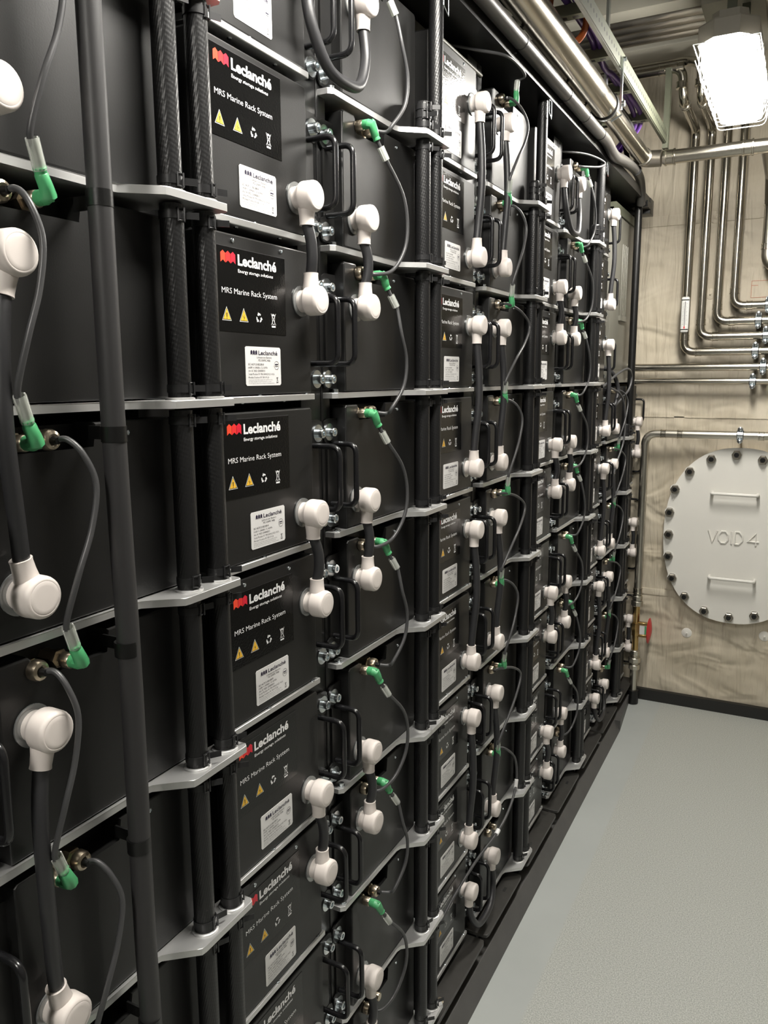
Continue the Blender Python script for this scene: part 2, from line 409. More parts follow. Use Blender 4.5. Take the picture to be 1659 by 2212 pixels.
# ------------------------------------------------------------------ battery modules (local: x=0 face, y from left edge, z above shelf)
DEPTH = 0.36
def house_pts(notch):
    w0, w1, z0, z1 = 0.0, (0.268 if notch else 0.250), 0.0015, 0.209; c = 0.004
    p = [(w0, z0), (w1, z0), (w1, z1-c), (w1-c, z1)]
    if notch: p += [(0.142, z1), (0.142, 0.181), (0.042, 0.181), (0.042, z1-c), (0.042-c, z1)]
    p += [(c, z1), (w0, z1-c)]
    return p
def flange(t, side, even):
    # bent mounting lug beside the housing with two bolts and the carrying handle
    fx = -0.017
    y0, y1 = (0.250, 0.308) if side == 'A' else (-0.043, 0.004)
    f = MB()
    yi = y0 if side == 'A' else y1; yo = y1 if side == 'A' else y0; sg = 1 if yo > yi else -1
    for za, zb in ((0.146, 0.188), (0.006, 0.044)):
        f.prism([(yi, za), (yo-sg*0.010, za), (yo-sg*0.002, za+0.006), (yo, za+0.012), (yo, zb-0.012), (yo-sg*0.003, zb-0.004), (yo-sg*0.012, zb), (yi, zb)], 'x', fx-0.003, fx, M['powder'])
    f.box(fx-0.004, fx-0.001, min(yi, yo-sg*0.012), max(yi, yo-sg*0.012), 0.044, 0.146, M['powder'])
    fo = f.build('mounting_lug', t)
    by = 0.292 if side == 'A' else -0.028
    for bz in (0.166, 0.022):
        m = MB()
        m.lathe([(0, 0.0142), (0.0018, 0.0142), (0.0020, 0.0075)], (fx, by, bz), (1, 0, 0), M['zinc'])
        m.lathe([(0.0018, 0.0075), (0.0115, 0.0075), (0.0125, 0.0067), (0.0125, 0.0042), (0.0080, 0.0040)], (fx, by, bz), (1, 0, 0), M['zinc'], 16)
        m.build('bolt', fo)
    hy = 0.280 if side == 'A' else -0.022
    xo = 0.031
    MB().tube(fillet([(fx, hy, 0.147), (xo, hy, 0.147), (xo, hy, 0.046), (fx, hy, 0.046)], 0.017, 7), 0.0046, M['handle'], 12).build('handle', t)
def make_sticker(t, dz):
    yb = -0.105                                     # t -> local y
    s = MB(); x = 0.0006
    def R(y0, y1, z0, z1, m, xx): s.flat([(y0+yb, z0+dz), (y1+yb, z0+dz), (y1+yb, z1+dz), (y0+yb, z1+dz)], xx, m)
    s.box(0.0, x, 0.128+yb, 0.2895+yb, 0.0935+dz, 0.2005+dz, M['sticker'])
    R(0.128, 0.2895, 0.2000, 0.2004, M['greyink'], x+0.0001)
    x2 = x+0.0003
    for i, m in enumerate((M['red1'], M['red2'], M['red3'])):
        a = 0.1452+i*0.0104+yb; wd = 0.0099
        z0, z1 = 0.1797+dz, 0.1948+dz
        s.flat([(a, z0), (a+wd*0.5, z0+0.0032), (a+wd*0.5, z1), (a, z1-0.0032)], x2, m)
        s.flat([(a+wd*0.5, z0+0.0032), (a+wd, z0), (a+wd, z1-0.0032), (a+wd*0.5, z1)], x2, m)
    s.text('Leclanché', 0.1808+yb, 0.2680+yb, 0.1797+dz, 0.0128, x2, M['white_ink'], 0.032)
    s.text('Energy storage solutions', 0.1808+yb, 0.2598+yb, 0.1700+dz, 0.0044, x2, M['white_ink'], 0.018)
    s.text('MRS Marine Rack System', 0.1455+yb, 0.2680+yb, 0.1420+dz, 0.0070, x2, M['white_ink'], 0.0)
    for i, cy in enumerate((0.1540, 0.1902)):
        for sc, m, xx in ((1.10, M['white_ink'], x2), (0.98, M['black'], x2+0.0001), (0.84, M['yellow'], x2+0.0002)):
            h = 0.0163*sc; wd = 0.0175*sc; zc = 0.1136+dz
            s.flat([(cy+yb-wd/2, zc-h*0.36), (cy+yb+wd/2, zc-h*0.36), (cy+yb, zc+h*0.64)], xx, m)
        x3 = x2+0.0003; c = cy+yb; zc = 0.1125+dz
        if i == 0:
            s.flat([(c-0.0006, zc-0.0012), (c+0.0006, zc-0.0012), (c+0.0010, zc+0.0045), (c-0.0010, zc+0.0045)], x3, M['black'])
            s.flat([(c-0.0007, zc-0.0032), (c+0.0007, zc-0.0032), (c+0.0007, zc-0.0020), (c-0.0007, zc-0.0020)], x3, M['black'])
        else:
            s.flat([(c+0.0010, zc+0.0045), (c-0.0022, zc+0.0000), (c-0.0004, zc+0.0004)], x3, M['black'])
            s.flat([(c-0.0010, zc-0.0042), (c+0.0022, zc+0.0012), (c+0.0002, zc+0.0006)], x3, M['black'])
    # recycling loop of three chasing arrows
    c, zc = 0.2243+yb, 0.1143+dz
    for k in range(3):
        a0 = PI/2+k*2*PI/3
        pts = []
        for r_, aa in ((0.0063, a0-0.75), (0.0066, a0-0.2), (0.0066, a0+0.3)): pts.append((c+r_*math.cos(aa), zc+r_*math.sin(aa)))
        pin = []
        for r_, aa in ((0.0040, a0+0.3), (0.0038, a0-0.2), (0.0042, a0-0.75)): pin.append((c+r_*math.cos(aa), zc+r_*math.sin(aa)))
        s.flat(pts+pin, x2, M['white_ink'])
        r1 = [(c+0.0082*math.cos(a0+0.25), zc+0.0082*math.sin(a0+0.25)), (c+0.0052*math.cos(a0+0.85), zc+0.0052*math.sin(a0+0.85)), (c+0.0024*math.cos(a0+0.25), zc+0.0024*math.sin(a0+0.25))]
        s.flat(r1, x2+0.0001, M['white_ink'])
    # crossed-out bin
    c = 0.2582+yb
    def L(a, b_, wd=0.0007):
        a = Vector(a); b_ = Vector(b_); d = (b_-a).normalized(); n = Vector((-d.y, d.x))*wd/2
        s.flat([tuple(a+n), tuple(b_+n), tuple(b_-n), tuple(a-n)], x2, M['white_ink'])
    z = 0.1075+dz
    L((c-0.0035, z+0.012), (c-0.0022, z)); L((c+0.0035, z+0.012), (c+0.0022, z)); L((c-0.0025, z), (c+0.0025, z)); L((c-0.0045, z+0.012), (c+0.0045, z+0.012), 0.0014)
    L((c-0.0055, z+0.0145), (c+0.0055, z-0.001)); L((c+0.0055, z+0.0145), (c-0.0055, z-0.001)); L((c-0.003, z+0.0135), (c+0.002, z+0.0135), 0.001)
    R(0.2536, 0.2628, 0.1030, 0.1055, M['white_ink'], x2)
    s.build('logo_sticker', t)
def make_label(t, dz):
    yb = -0.105; s = MB()
    y0, y1, z0, z1 = 0.1905+yb, 0.2735+yb, 0.0160+dz, 0.0690+dz; c = 0.0025
    s.prism([(y0+c, z0), (y1-c, z0), (y1, z0+c), (y1, z1-c), (y1-c, z1), (y0+c, z1), (y0, z1-c), (y0, z0+c)], 'x', 0.0, 0.0006, M['label'])
    x = 0.0009; W, H = y1-y0, z1-z0
    for i in range(3):
        a = y0+W*(0.14+i*0.065); wd = W*0.052; zb = z1-H*0.215; zt = z1-H*0.085
        s.flat([(a, zb), (a+wd*0.5, zb+0.0016), (a+wd*0.5, zt), (a, zt-0.0018)], x, M['ink'])
        s.flat([(a+wd*0.5, zb+0.0016), (a+wd, zb), (a+wd, zt-0.0018), (a+wd*0.5, zt)], x, M['ink'])
    s.text('Leclanché', y0+W*0.36, y0+W*0.90, z1-H*0.205, H*0.105, x, M['ink'], 0.012)
    s.text('Lithium-ion Battery', y0+W*0.31, y0+W*0.73, z1-H*0.295, H*0.050, x, M['greyink'])
    s.text('M2 GNMC 4s8p', y0+W*0.35, y0+W*0.69, z1-H*0.370, H*0.050, x, M['greyink'])
    rows = [('IEC 4ICP12/180/288-8', 0.07, 0.50), ('14.8V = 344Ah / 5.1kWh', 0.07, 0.60), ('Art. N° R021 034000015', 0.07, 0.53), ('Serial Module N° M01340621021 0026', 0.07, 0.80), ('Module Position N° B0119-26', 0.07, 0.64)]
    for i, (q, a, e) in enumerate(rows): s.text(q, y0+W*a, y0+W*e, z1-H*(0.475+0.083*i), H*0.050, x, M['greyink'])
    for i, q in enumerate(('Can be used only in fixed system. Do not throw in fire', 'No charge reversible. Do not short-circuit. Do not open', 'Do not expose to fire. Do not dispose in domestic waste')):
        s.text(q, y0+W*0.07, y0+W*(0.74, 0.70, 0.79)[i], z1-H*(0.860+0.045*i), H*0.026, x, M['greyink'])
    c, zc, r = y0+W*0.87, z1-H*0.47, 0.0060
    for k in range(16):
        a, b_ = 2*PI*k/16, 2*PI*(k+1)/16
        s.flat([(c+r*math.cos(a), zc+r*math.sin(a)), (c+r*math.cos(b_), zc+r*math.sin(b_)), (c+(r-0.0005)*math.cos(b_), zc+(r-0.0005)*math.sin(b_)), (c+(r-0.0005)*math.cos(a), zc+(r-0.0005)*math.sin(a))], x, M['greyink'])
    s.flat([(c-0.0038, zc+0.0006), (c+0.0038, zc+0.0006), (c+0.0038, zc+0.0020), (c-0.0038, zc+0.0020)], x, M['ink'])
    s.flat([(c-0.0038, zc-0.0016), (c+0.0038, zc-0.0016), (c+0.0038, zc-0.0009), (c-0.0038, zc-0.0009)], x, M['greyink'])
    c, z = y0+W*0.885, z1-H*0.90
    for a, b_ in (((-0.002, 0.006), (0.002, 0)), ((0.002, 0.006), (-0.002, 0)), ((-0.002, 0.0055), (0.002, 0.0055))):
        a = Vector((c+a[0], z+a[1])); b_ = Vector((c+b_[0], z+b_[1])); d = (b_-a).normalized(); n = Vector((-d.y, d.x))*0.0003
        s.flat([tuple(a+n), tuple(b_+n), tuple(b_-n), tuple(a-n)], x, M['greyink'])
    s.flat([(c-0.0023, z-0.0016), (c+0.0023, z-0.0016), (c+0.0023, z-0.0007), (c-0.0023, z-0.0007)], x, M['greyink'])
    s.build('rating_label', t)
def screw(s, y, z, x=0.0):
    s.lathe([(0, 0.0030), (0.0012, 0.0028), (0.0015, 0.0016), (0.0006, 0.0014)], (x, y, z), (1, 0, 0), M['zinc'], 12)
def make_A(even):
    t = empty('battery_module')
    h = MB(); h.prism(house_pts(False), 'x', -DEPTH, 0.0, M['powder'], 0.0022); h.build('housing', t)
    dz = -0.0085 if even else 0.0
    make_sticker(t, dz); make_label(t, -0.002 if even else 0.0)
    if even:
        for y in (0.0665, 0.1765):
            q = MB(); screw(q, y, 0.2005); q.build('screw', t)
    flange(t, 'A', even); return t
def gland(t, y, z):
    g = MB()
    g.lathe([(-0.030, 0.0085), (-0.012, 0.0085), (-0.012, 0.0110), (-0.004, 0.0110), (-0.004, 0.0085), (0.0, 0.0085)], (0, y, z), (1, 0, 0), M['nickel'], 6)
    g.lathe([(0.0, 0.0095), (0.0015, 0.0110), (0.008, 0.0110), (0.0115, 0.0095), (0.0130, 0.0065), (0.0115, 0.0045)], (0, y, z), (1, 0, 0), M['nickel'], 20)
    g.build('cable_gland', t)
def socket(t, y, z):
    g = MB()
    g.lathe([(-0.030, 0.0080), (-0.010, 0.0080), (-0.010, 0.0105), (-0.004, 0.0105), (-0.004, 0.0078), (0.001, 0.0078)], (0, y, z), (1, 0, 0), M['nickel'], 6)
    g.lathe([(0.001, 0.0072), (0.002, 0.0084), (0.012, 0.0084), (0.0135, 0.0074)], (0, y, z), (1, 0, 0), M['nickel'], 20)
    g.build('socket', t)
def make_B(even, conn=True):
    t = empty('battery_module')
    h = MB()
    h.prism(house_pts(True), 'x', -0.030, 0.0, M['powder'], 0.0022)
    h.box(-DEPTH, -0.0302, 0.0, 0.268, 0.010, 0.207, M['powder']); h.build('housing', t)
    if conn:
        gland(t, 0.078 if not even else 0.043, 0.195); socket(t, 0.045 if not even else 0.080, 0.194)
    q = MB(); screw(q, 0.178 if even else 0.190, 0.195); q.build('screw', t)
    flange(t, 'B', even); return t

for k in range(1, 6):
    for m in range(9):
        if k == 5 and m < 3: continue
        e = m % 2 == 0
        o = inst(('A', e), lambda: make_A(e), (FX, Y(k, 0.105), Z(m)))
        tag(o, 'black battery module with printed stickers, %s row, %s sticker column' % (ORD[m], ACOL[k]), 'battery', 'battery modules with stickers')
for k in range(0, 5):
    for m in range(9):
        if (k == 4 and m < 3) or (k == 0 and m > 6): continue
        e = m % 2 == 0
        o = inst(('B', e), lambda: make_B(e), (FX, Y(k, 0.460), Z(m)))
        tag(o, 'plain black battery module without stickers, %s row, %s plain column' % (ORD[m], BCOL[k]), 'battery', 'plain battery modules')

# ------------------------------------------------------------------ shelves: plain bars (sticker side), eared cooling plates (plain side)
def make_bar():
    t = empty('shelf_plate')
    MB().box(-0.33, 0.0, 0.0, 0.238, -0.009, 0.0, M['alu'], 0.0008, 1).build('plate', t)
    for y in (0.07, 0.17): MB().lathe([(0, 0.0035), (-0.0012, 0.003), (-0.002, 0.001)], (-0.012, y, -0.009), (0, 0, 1), M['zinc'], 10).build('rivet', t)
    for y in (0.10, 0.22): MB().lathe([(0, 0.0040), (0.001, 0.0036), (0.002, 0.001)], (-0.004, y, 0), (0, 0, 1), M['zinc'], 10).build('rivet', t)
    return t
for k in range(1, 6):
    for i in range(9):
        if k == 5 and i < 3: continue
        o = inst('bar', make_bar, (-0.0420, Y(k, 0.122), Z(i)))
        tag(o, 'flat aluminium shelf edge under %s-row module, %s sticker column' % (ORD[i], ACOL[k]), 'shelf', 'aluminium shelf plates')
def make_ear_plate(first=False):                    # local y=0 at the ear's near corner; x=0 ear front
    t = empty('cooling_plate')
    y0 = -0.257
    pts = [(-0.34, y0), (-0.049, y0), (-0.0420, y0+0.007), (-0.0420, -0.042), (-0.0385, -0.031), (-0.029, -0.023), (-0.006, -0.004),
           (0.0, 0.001), (0.001, 0.008), (0.0, 0.106), (-0.006, 0.112), (-0.040, 0.112), (-0.044, 0.060), (-0.34, 0.020)]
    MB().prism(pts, 'z', -0.009, 0.0, M['alu'], 0.0008).build('plate', t)
    bt = MB(); bt.lathe([(0, 0.0062), (0.001, 0.0062), (0.001, 0.0048), (0.0055, 0.0048), (0.0062, 0.0035)], (-0.051, y0+0.014, 0), (0, 0, 1), M['zinc'], 14)
    bt.build('bolt', t)
    for y in (0.032, 0.087):
        c = MB(); c.lathe([(0, 0.0172), (0.0022, 0.0172), (0.0030, 0.0155), (0.0030, 0.014)], (-0.021, y, 0), (0, 0, 1), M['alu'], 24); c.build('hose_collar', t)
    return t
for k in range(1, 6):
    for i in range(9):
        if k == 5 and i < 3: continue
        o = inst('ear', make_ear_plate, (0, Y(k, 0), Z(i)))
        tag(o, 'eared aluminium cooling plate under %s-row module, %s plain column' % (ORD[i], BCOL[k-1]), 'cooling plate', 'eared cooling plates')

# ------------------------------------------------------------------ coolant hoses
HRAD = 0.0136
def clamp(t, z, up=True, rot=0.0):
    m = MB(); r = HRAD+0.0010; fm = M['clampm']
    m.tube([(0, 0, z-0.0045), (0, 0, z+0.0045)], r, fm, 24, True)
    ca, sa = math.cos(rot), math.sin(rot)
    def P(x, y, zz): return (x*ca-y*sa, x*sa+y*ca, zz)
    # buckle on the aisle side with a tongue sticking away from the camera side
    for dy in (0.0, 0.0075):
        m.tube([P(r+0.0008, dy, z-0.0075), P(r+0.0008, dy, z+0.0075)], 0.0011, fm, 6)
    for zz in (z-0.0065, z+0.0065):
        m.tube([P(r+0.0006, 0, zz), P(r-0.0008, 0.0075, zz), P(r-0.006, 0.0115, zz)], 0.0010, fm, 6)
    a = P(r-0.004, 0.0125, 0); b_ = P(r+0.001, 0.026, 0)
    d = Vector((b_[0]-a[0], b_[1]-a[1], 0)).normalized(); n = Vector((-d.y, d.x, 0))*0.0007
    A = Vector(a); B = Vector(b_)
    m.prism([tuple((A+n)[:2]), tuple((B+n)[:2]), tuple((B-n)[:2]), tuple((A-n)[:2])], 'z', z-0.0038, z+0.0038, fm)
    m.build('hose_clamp', t)
def make_hose(r0, r1):
    t = empty('coolant_hose')
    L = HR-0.009-0.003
    MB().tube([(0, 0, 0.003), (0, 0, 0.03), (0, 0, L/2), (0, 0, L-0.03), (0, 0, L)], HRAD, M['hose'], 28, True).build('rubber_tube', t)
    clamp(t, 0.013, rot=r0); clamp(t, L-0.012, rot=r1); return t
SIDE = ['near', 'far']
for k in range(1, 6):
    for i in range(8):
        if k == 5 and i < 3: continue
        # segment hanging below plate i down to plate i+1
        for s_, (t_, rr) in enumerate(((0.032, (-0.5, -0.35)), (0.087, (-0.3, -0.45)))):
            var = (i+k) % 3
            o = inst(('hose', s_, var), lambda: make_hose(rr[0]+0.25*var, rr[1]+0.2*((var+1) % 3)), (-0.021, Y(k, t_), Z(i+1)))
            tag(o, 'ribbed black hose, %s one of pair, beside %s row, %s hose column' % (SIDE[s_], ORD[i+1], HCOL[k]), 'hose', 'coolant hoses')
# capped stubs and risers on the top plates
def stub(k, i):
    t = empty('hose_end_cap', (-0.021, Y(k, 0.032), Z(i)))
    MB().tube([(0, 0, 0.003), (0, 0, 0.050), (0, 0, 0.054)], HRAD, M['hose'], 24, True, [HRAD, HRAD, HRAD*0.85]).build('rubber_cap', t)
    clamp(t, 0.014, rot=-0.3); clamp(t, 0.030, rot=-1.2); clamp(t, 0.044, rot=-0.7)
    tag(t, 'capped hose stub with stacked clamps atop the %s hose column' % HCOL[k], 'hose cap', 'hose stubs')
for k in range(1, 6): stub(k, 3 if k == 5 else 0)
MZ, MX = 2.262, 0.018
for k in range(1, 5):
    t = empty('riser_hose', (-0.021, Y(k, 0.087), Z(0)))
    top = MZ-Z(0)-0.03
    MB().tube([(0, 0, 0.003), (0, 0, 0.1), (0, 0, top-0.05), (0, 0, top)], HRAD, M['hose'], 24).build('rubber_tube', t)
    clamp(t, 0.014, rot=-0.5)
    MB().tube([(0.020, -0.012, top-0.035), (0.020, -0.012, top-0.004), (0.020, 0.010, top-0.004), (0.020, 0.010, top-0.045), (0.020, -0.012, top-0.035)], 0.0012, M['zinc'], 6).build('wire_loop', t)
    tag(t, 'ribbed riser hose from top plate to overhead pipe, %s hose column' % HCOL[k], 'hose', 'riser hoses')
t = empty('riser_pipe', (-0.021, Y(5, 0.087), Z(3)))
zt = 2.262-Z(3)
MB().tube([(0, 0, 0.003), (0, 0, 0.5), (0, 0, zt)], 0.0150, M['greydark'] if False else M['frame'], 20).build('pipe', t)
clamp(t, 0.014, rot=-0.5)
tag(t, 'long smooth black riser pipe at the end of the rack row', 'pipe')

# ------------------------------------------------------------------ rack posts behind the lugs
for k in range(0, 5):
    for nm, a, b_ in (('sticker', 0.358, 0.4155), ('plain', 0.4175, 0.445)):
        o = MB().box(-0.10, -0.0665, Y(k, a), Y(k, b_), 0.05, 2.22, M['frame'], 0.002).build('rack_post')
        tag(o, 'black upright post on the %s side of gap, %s module gap' % (nm, BCOL[k]), 'post', 'rack posts')
    o = MB().box(-0.60, -0.30, Y(k, 0.358), Y(k, 0.46), 0.05, 2.22, M['frame']).build('rack_back_panel')
    tag(o, 'dark recessed panel behind the %s module gap' % BCOL[k], 'panel', 'recessed back panels')
for k in range(1, 5):
    o = MB().box(-0.40, -0.09, Y(k, 0.034), Y(k, 0.100), 0.05, 2.22, M['frame'], 0.002).build('rack_post')
    tag(o, 'black post hidden behind the %s hose column' % HCOL[k], 'post', 'posts behind hoses')

# ------------------------------------------------------------------ white boots and power cables
def boot(t, y, z, d, tilt=0.0):                               # d = +1 neck up, -1 neck down; absolute coordinates minus t.location
    lo = t.location
    o = Vector((FX, y, z)) - lo
    m = MB()
    m.lathe([(0.0, 0.0160), (0.009, 0.0160), (0.0095, 0.0175), (0.0120, 0.0184), (0.0132, 0.0188), (0.0138, 0.0200), (0.0155, 0.0213), (0.0175, 0.0217), (0.033, 0.0214), (0.0358, 0.0205), (0.0374, 0.0188), (0.0380, 0.0174), (0.0378, 0.0166), (0.0382, 0.0158), (0.0384, 0.0120)], o, (1, 0, 0), M['boot'], 32)
    c = o + Vector((0.0190, 0, 0)); dv = Vector((0, -tilt, d)).normalized()
    m.tube([c+dv*0.008, c+dv*0.019, c+dv*0.026, c+dv*0.036, c+dv*0.0395], 0.011, M['boot'], 20, True, [0.0118, 0.0122, 0.0112, 0.0106, 0.0110])
    bo = m.build('terminal_boot', t)
    MB().lathe([(0.0003, 0.0224), (0.0022, 0.0224), (0.0026, 0.0185), (0.0026, 0.0160)], o, (1, 0, 0), M['clearring'], 32).build('flange_ring', bo)
    return c + dv*0.036 + lo
M['clearring'] = mat('clear_flange', (0.35, 0.36, 0.36), 0.15, 0.6)
def cap_pos(col, m):
    return (0.330, 0.136) if (col == 'A' and m % 2 == 0) else (0.322, 0.050) if col == 'A' else (0.496, 0.138) if m % 2 == 0 else (0.493, 0.047)
def link(k, col, m, long_):
    t1, z1 = cap_pos(col, m); t2, z2 = cap_pos(col, m+1)
    o = empty('power_cable', (FX, Y(k, t1), Z(m)+z1)); tl = 0.24 if k == 0 else 0.0
    a = boot(o, Y(k, t1), Z(m)+z1, -1, tl); b_ = boot(o, Y(k, t2), Z(m+1)+z2, 1, tl)
    rnd = random.uniform(-1, 1)*0.003
    if k == 0: mid = [a.lerp(b_, 0.2)+Vector((0.006, -0.010, 0)), a.lerp(b_, 0.5)+Vector((0.010, -0.013+rnd, 0)), a.lerp(b_, 0.85)+Vector((0.004, -0.005, 0))]
    elif long_: mid = [a.lerp(b_, 0.25)+Vector((0.005, 0.005+rnd, 0)), a.lerp(b_, 0.55)+Vector((0.007, 0.005+rnd, 0)), a.lerp(b_, 0.85)+Vector((0.002, 0.002, 0))]
    else: mid = [a.lerp(b_, 0.35)+Vector((0.004, 0.004+rnd, 0)), a.lerp(b_, 0.7)+Vector((0.004, 0.003+rnd, 0))]
    a2 = a+Vector((0, 0, 0.006)); b2 = b_-Vector((0, 0, 0.006))
    MB().tube([p-o.location for p in catmull([a2, a]+mid+[b_, b2], 6)], 0.0082, M['cable'], 16).build('cable', o)
    cn = ACOL[k]+' sticker' if col == 'A' else BCOL[k]+' plain'
    tag(o, '%s grey power cable with white boots, %s to %s row, %s column' % ('long' if long_ else 'short', ORD[m], ORD[m+1], cn), 'power cable', 'power link cables')
def ulink(k, m, d, label):
    (ta, za), (tb, zb) = cap_pos('A', m), cap_pos('B', m)
    o = empty('power_cable', (FX, Y(k, ta), Z(m)+za))
    a = boot(o, Y(k, ta), Z(m)+za, -1); b_ = boot(o, Y(k, tb), Z(m)+zb, -1)
    P = [a+Vector((0, 0, 0.006)), a, a+Vector((0.006, 0.004, -d*0.45)), a+Vector((0.012, 0.035, -d*0.9)), (a+b_)/2+Vector((0.014, 0.0, -d)), b_+Vector((0.012, -0.035, -d*0.9)), b_+Vector((0.006, -0.004, -d*0.45)), b_, b_+Vector((0, 0, 0.006))]
    MB().tube([p-o.location for p in catmull(P, 6)], 0.0082, M['cable'], 16).build('cable', o)
    tag(o, label, 'power cable', 'looped power cables')
for k in range(0, 6):
    long_ = k % 2 == 0
    for col in 'AB':
        if (col == 'A' and k == 0) or (col == 'B' and k == 5): continue
        start = 0 if long_ else 1
        for m in range(start, 8, 2):
            if k == 5 and m < 3: continue
            if k == 4 and col == 'B' and m < 3: continue
            if k == 0 and m > 4: continue
            link(k, col, m, long_)
ulink(1, 0, 0.105, 'grey power cable looping between top-row modules across the nearest gap')
ulink(3, 0, 0.120, 'grey power cable looping between top-row modules across the third gap')
ulink(2, 8, 0.085, 'grey power cable looping between bottom-row modules of the second rack')
ulink(4, 8, 0.075, 'grey power cable looping between bottom-row modules near the far wall')
# cables without a partner in view
def single(k, col, m, d, pts, label, thick=0.0082):
    t1, z1 = cap_pos(col, m)
    o = empty('power_cable', (FX, Y(k, t1), Z(m)+z1)); a = boot(o, Y(k, t1), Z(m)+z1, d)
    MB().tube([p-o.location for p in catmull([a-Vector((0, 0, d*0.006)), a]+[Vector(p) for p in pts], 7)], thick, M['cable'], 16).build('cable', o)
    tag(o, label, 'power cable')
single(4, 'B', 3, 1, [(-0.03, Y(4, 0.50), Z(3)+0.13), (-0.025, Y(4, 0.53), Z(3)+0.20), (-0.05, Y(4, 0.50), Z(3)+0.27), (-0.12, Y(4, 0.44), Z(3)+0.30)], 'power cable curving up behind the grey cabinet at fourth row')

# ------------------------------------------------------------------ signal cables with green plugs
def green_plug(t, p, d, tail):                      # p on the socket, tail = direction of the cable
    m = MB(); p = Vector(p); tail = Vector(tail).normalized()
    e = p+Vector((0.0115, 0, 0))
    m.lathe([(-0.001, 0.0070), (0.0, 0.0076), (0.010, 0.0076)], p, (1, 0, 0), M['green'], 12)
    m.tube([p+Vector((0.008, 0, 0)), e+Vector((0.003, 0, 0))+tail*0.002, e+tail*0.010+Vector((0.002, 0, 0)), e+tail*0.020, e+tail*0.0215, e+tail*0.026, e+tail*0.027], 0.007, M['green'], 10, True, [0.0078, 0.0080, 0.0070, 0.0066, 0.0058, 0.0066, 0.0060])
    m.box(e.x+0.004, e.x+0.0075, e.y-0.003, e.y+0.003, e.z-0.005, e.z+0.006, M['green'], 0.0008, 1)
    m.build('green_plug', t); return e+tail*0.024
def sleeve(t, a, b_):
    m = MB(); a = Vector(a); b_ = Vector(b_)
    m.tube([a, b_], 0.0064, M['clear'], 14, False); m.tube([a, b_], 0.0046, M['clear'], 14, False)
    d = (b_-a).normalized(); n = Vector((0, 1, 0)); n = (n-d*n.dot(d)).normalized()
    for sg in (-1, 1): m.tube([a+n*sg*0.0058, b_+n*sg*0.0058], 0.0008, M['label'], 5)
    m.build('clear_sleeve', t)
def sig(k, m, bulge, plugdown):
    """cable between the connectors of module m and module m+1 of plain column k"""
    e = m % 2 == 0
    gt = 0.538 if not e else 0.503; st = 0.505 if not e else 0.540   # gland / socket t of module m
    gt2, st2 = (0.503, 0.540) if not e else (0.538, 0.505)
    zr, z2 = Z(m)+0.1945, Z(m+1)+0.1945
    def P(x, t_, z): return Vector((x, Y(k, t_), z))
    rj = lambda s=0.004: random.uniform(-s, s)
    if plugdown:
        o = empty('signal_cable', P(FX+0.0135, st, zr)); L = o.location
        tl = Vector((0.25, 0.45, -0.85)).normalized()
        s = green_plug(o, Vector((0, 0, 0)), -1, tl)+L
        g = P(FX+0.012, gt2, z2)
        bt = bulge+rj()
        pts = [s-tl*0.006, s, s+tl*0.016, s+tl*0.036+Vector((0, 0.002, 0)), P(0.004, bt-0.014, zr-0.095), P(0.006, bt+0.002, zr-0.140), P(0.004, bt-0.004, zr-0.185), P(-0.004, bt-0.034, zr-0.222), P(-0.014, gt2+0.012, z2-0.002), g]
        sleeve(o, s+tl*0.014-L, s+tl*0.036-L)
    else:
        o = empty('signal_cable', P(FX+0.0135, st2, z2)); L = o.location
        tl = Vector((0.22, -0.42, 0.88)).normalized()
        s = green_plug(o, Vector((0, 0, 0)), 1, tl)+L
        g = P(FX+0.012, gt, zr); pk = bulge+rj(0.003); en = s.y-Y(k, 0)+tl.y*0.036
        pts = [g, P(-0.020, gt+0.003+(pk-gt)*0.15, zr+0.001), P(-0.006, gt+(pk-gt)*0.65, zr-0.014), P(0.002, pk, zr-0.045), P(0.003, pk*0.75+en*0.25, zr-0.088), P(0.002, pk*0.30+en*0.70, zr-0.130), s+tl*0.034, s+tl*0.016, s, s-tl*0.006]
        sleeve(o, s+tl*0.0-L, s+tl*0.028-L)
    MB().tube([p-L for p in catmull(pts, 7)], 0.0032, M['signal'], 10).build('cable', o)
    # dark strain relief at the gland
    gl = g-L
    MB().cyl(gl-Vector((0.002, 0, 0)), gl+Vector((0.007, 0, 0)), 0.0045, M['frame'], 12, 0.0036).build('strain_relief', o)
    tag(o, 'thin grey signal cable with green plug, %s to %s row, %s plain column' % (ORD[m], ORD[m+1], BCOL[k]), 'signal cable', 'signal cables with green plugs')
for k in range(0, 5):
    for m in range(0, 8):
        if (k == 0 and m > 5) or (k == 4 and m < 3): continue
        if k == 2 and m == 7: continue
        ev = m % 2 == 0
        sig(k, m, {0: 0.514 if ev else 0.556, 1: 0.585, 2: 0.572 if m == 0 else 0.625 if ev else 0.582, 3: 0.592, 4: 0.60}[k], k in (1, 3))
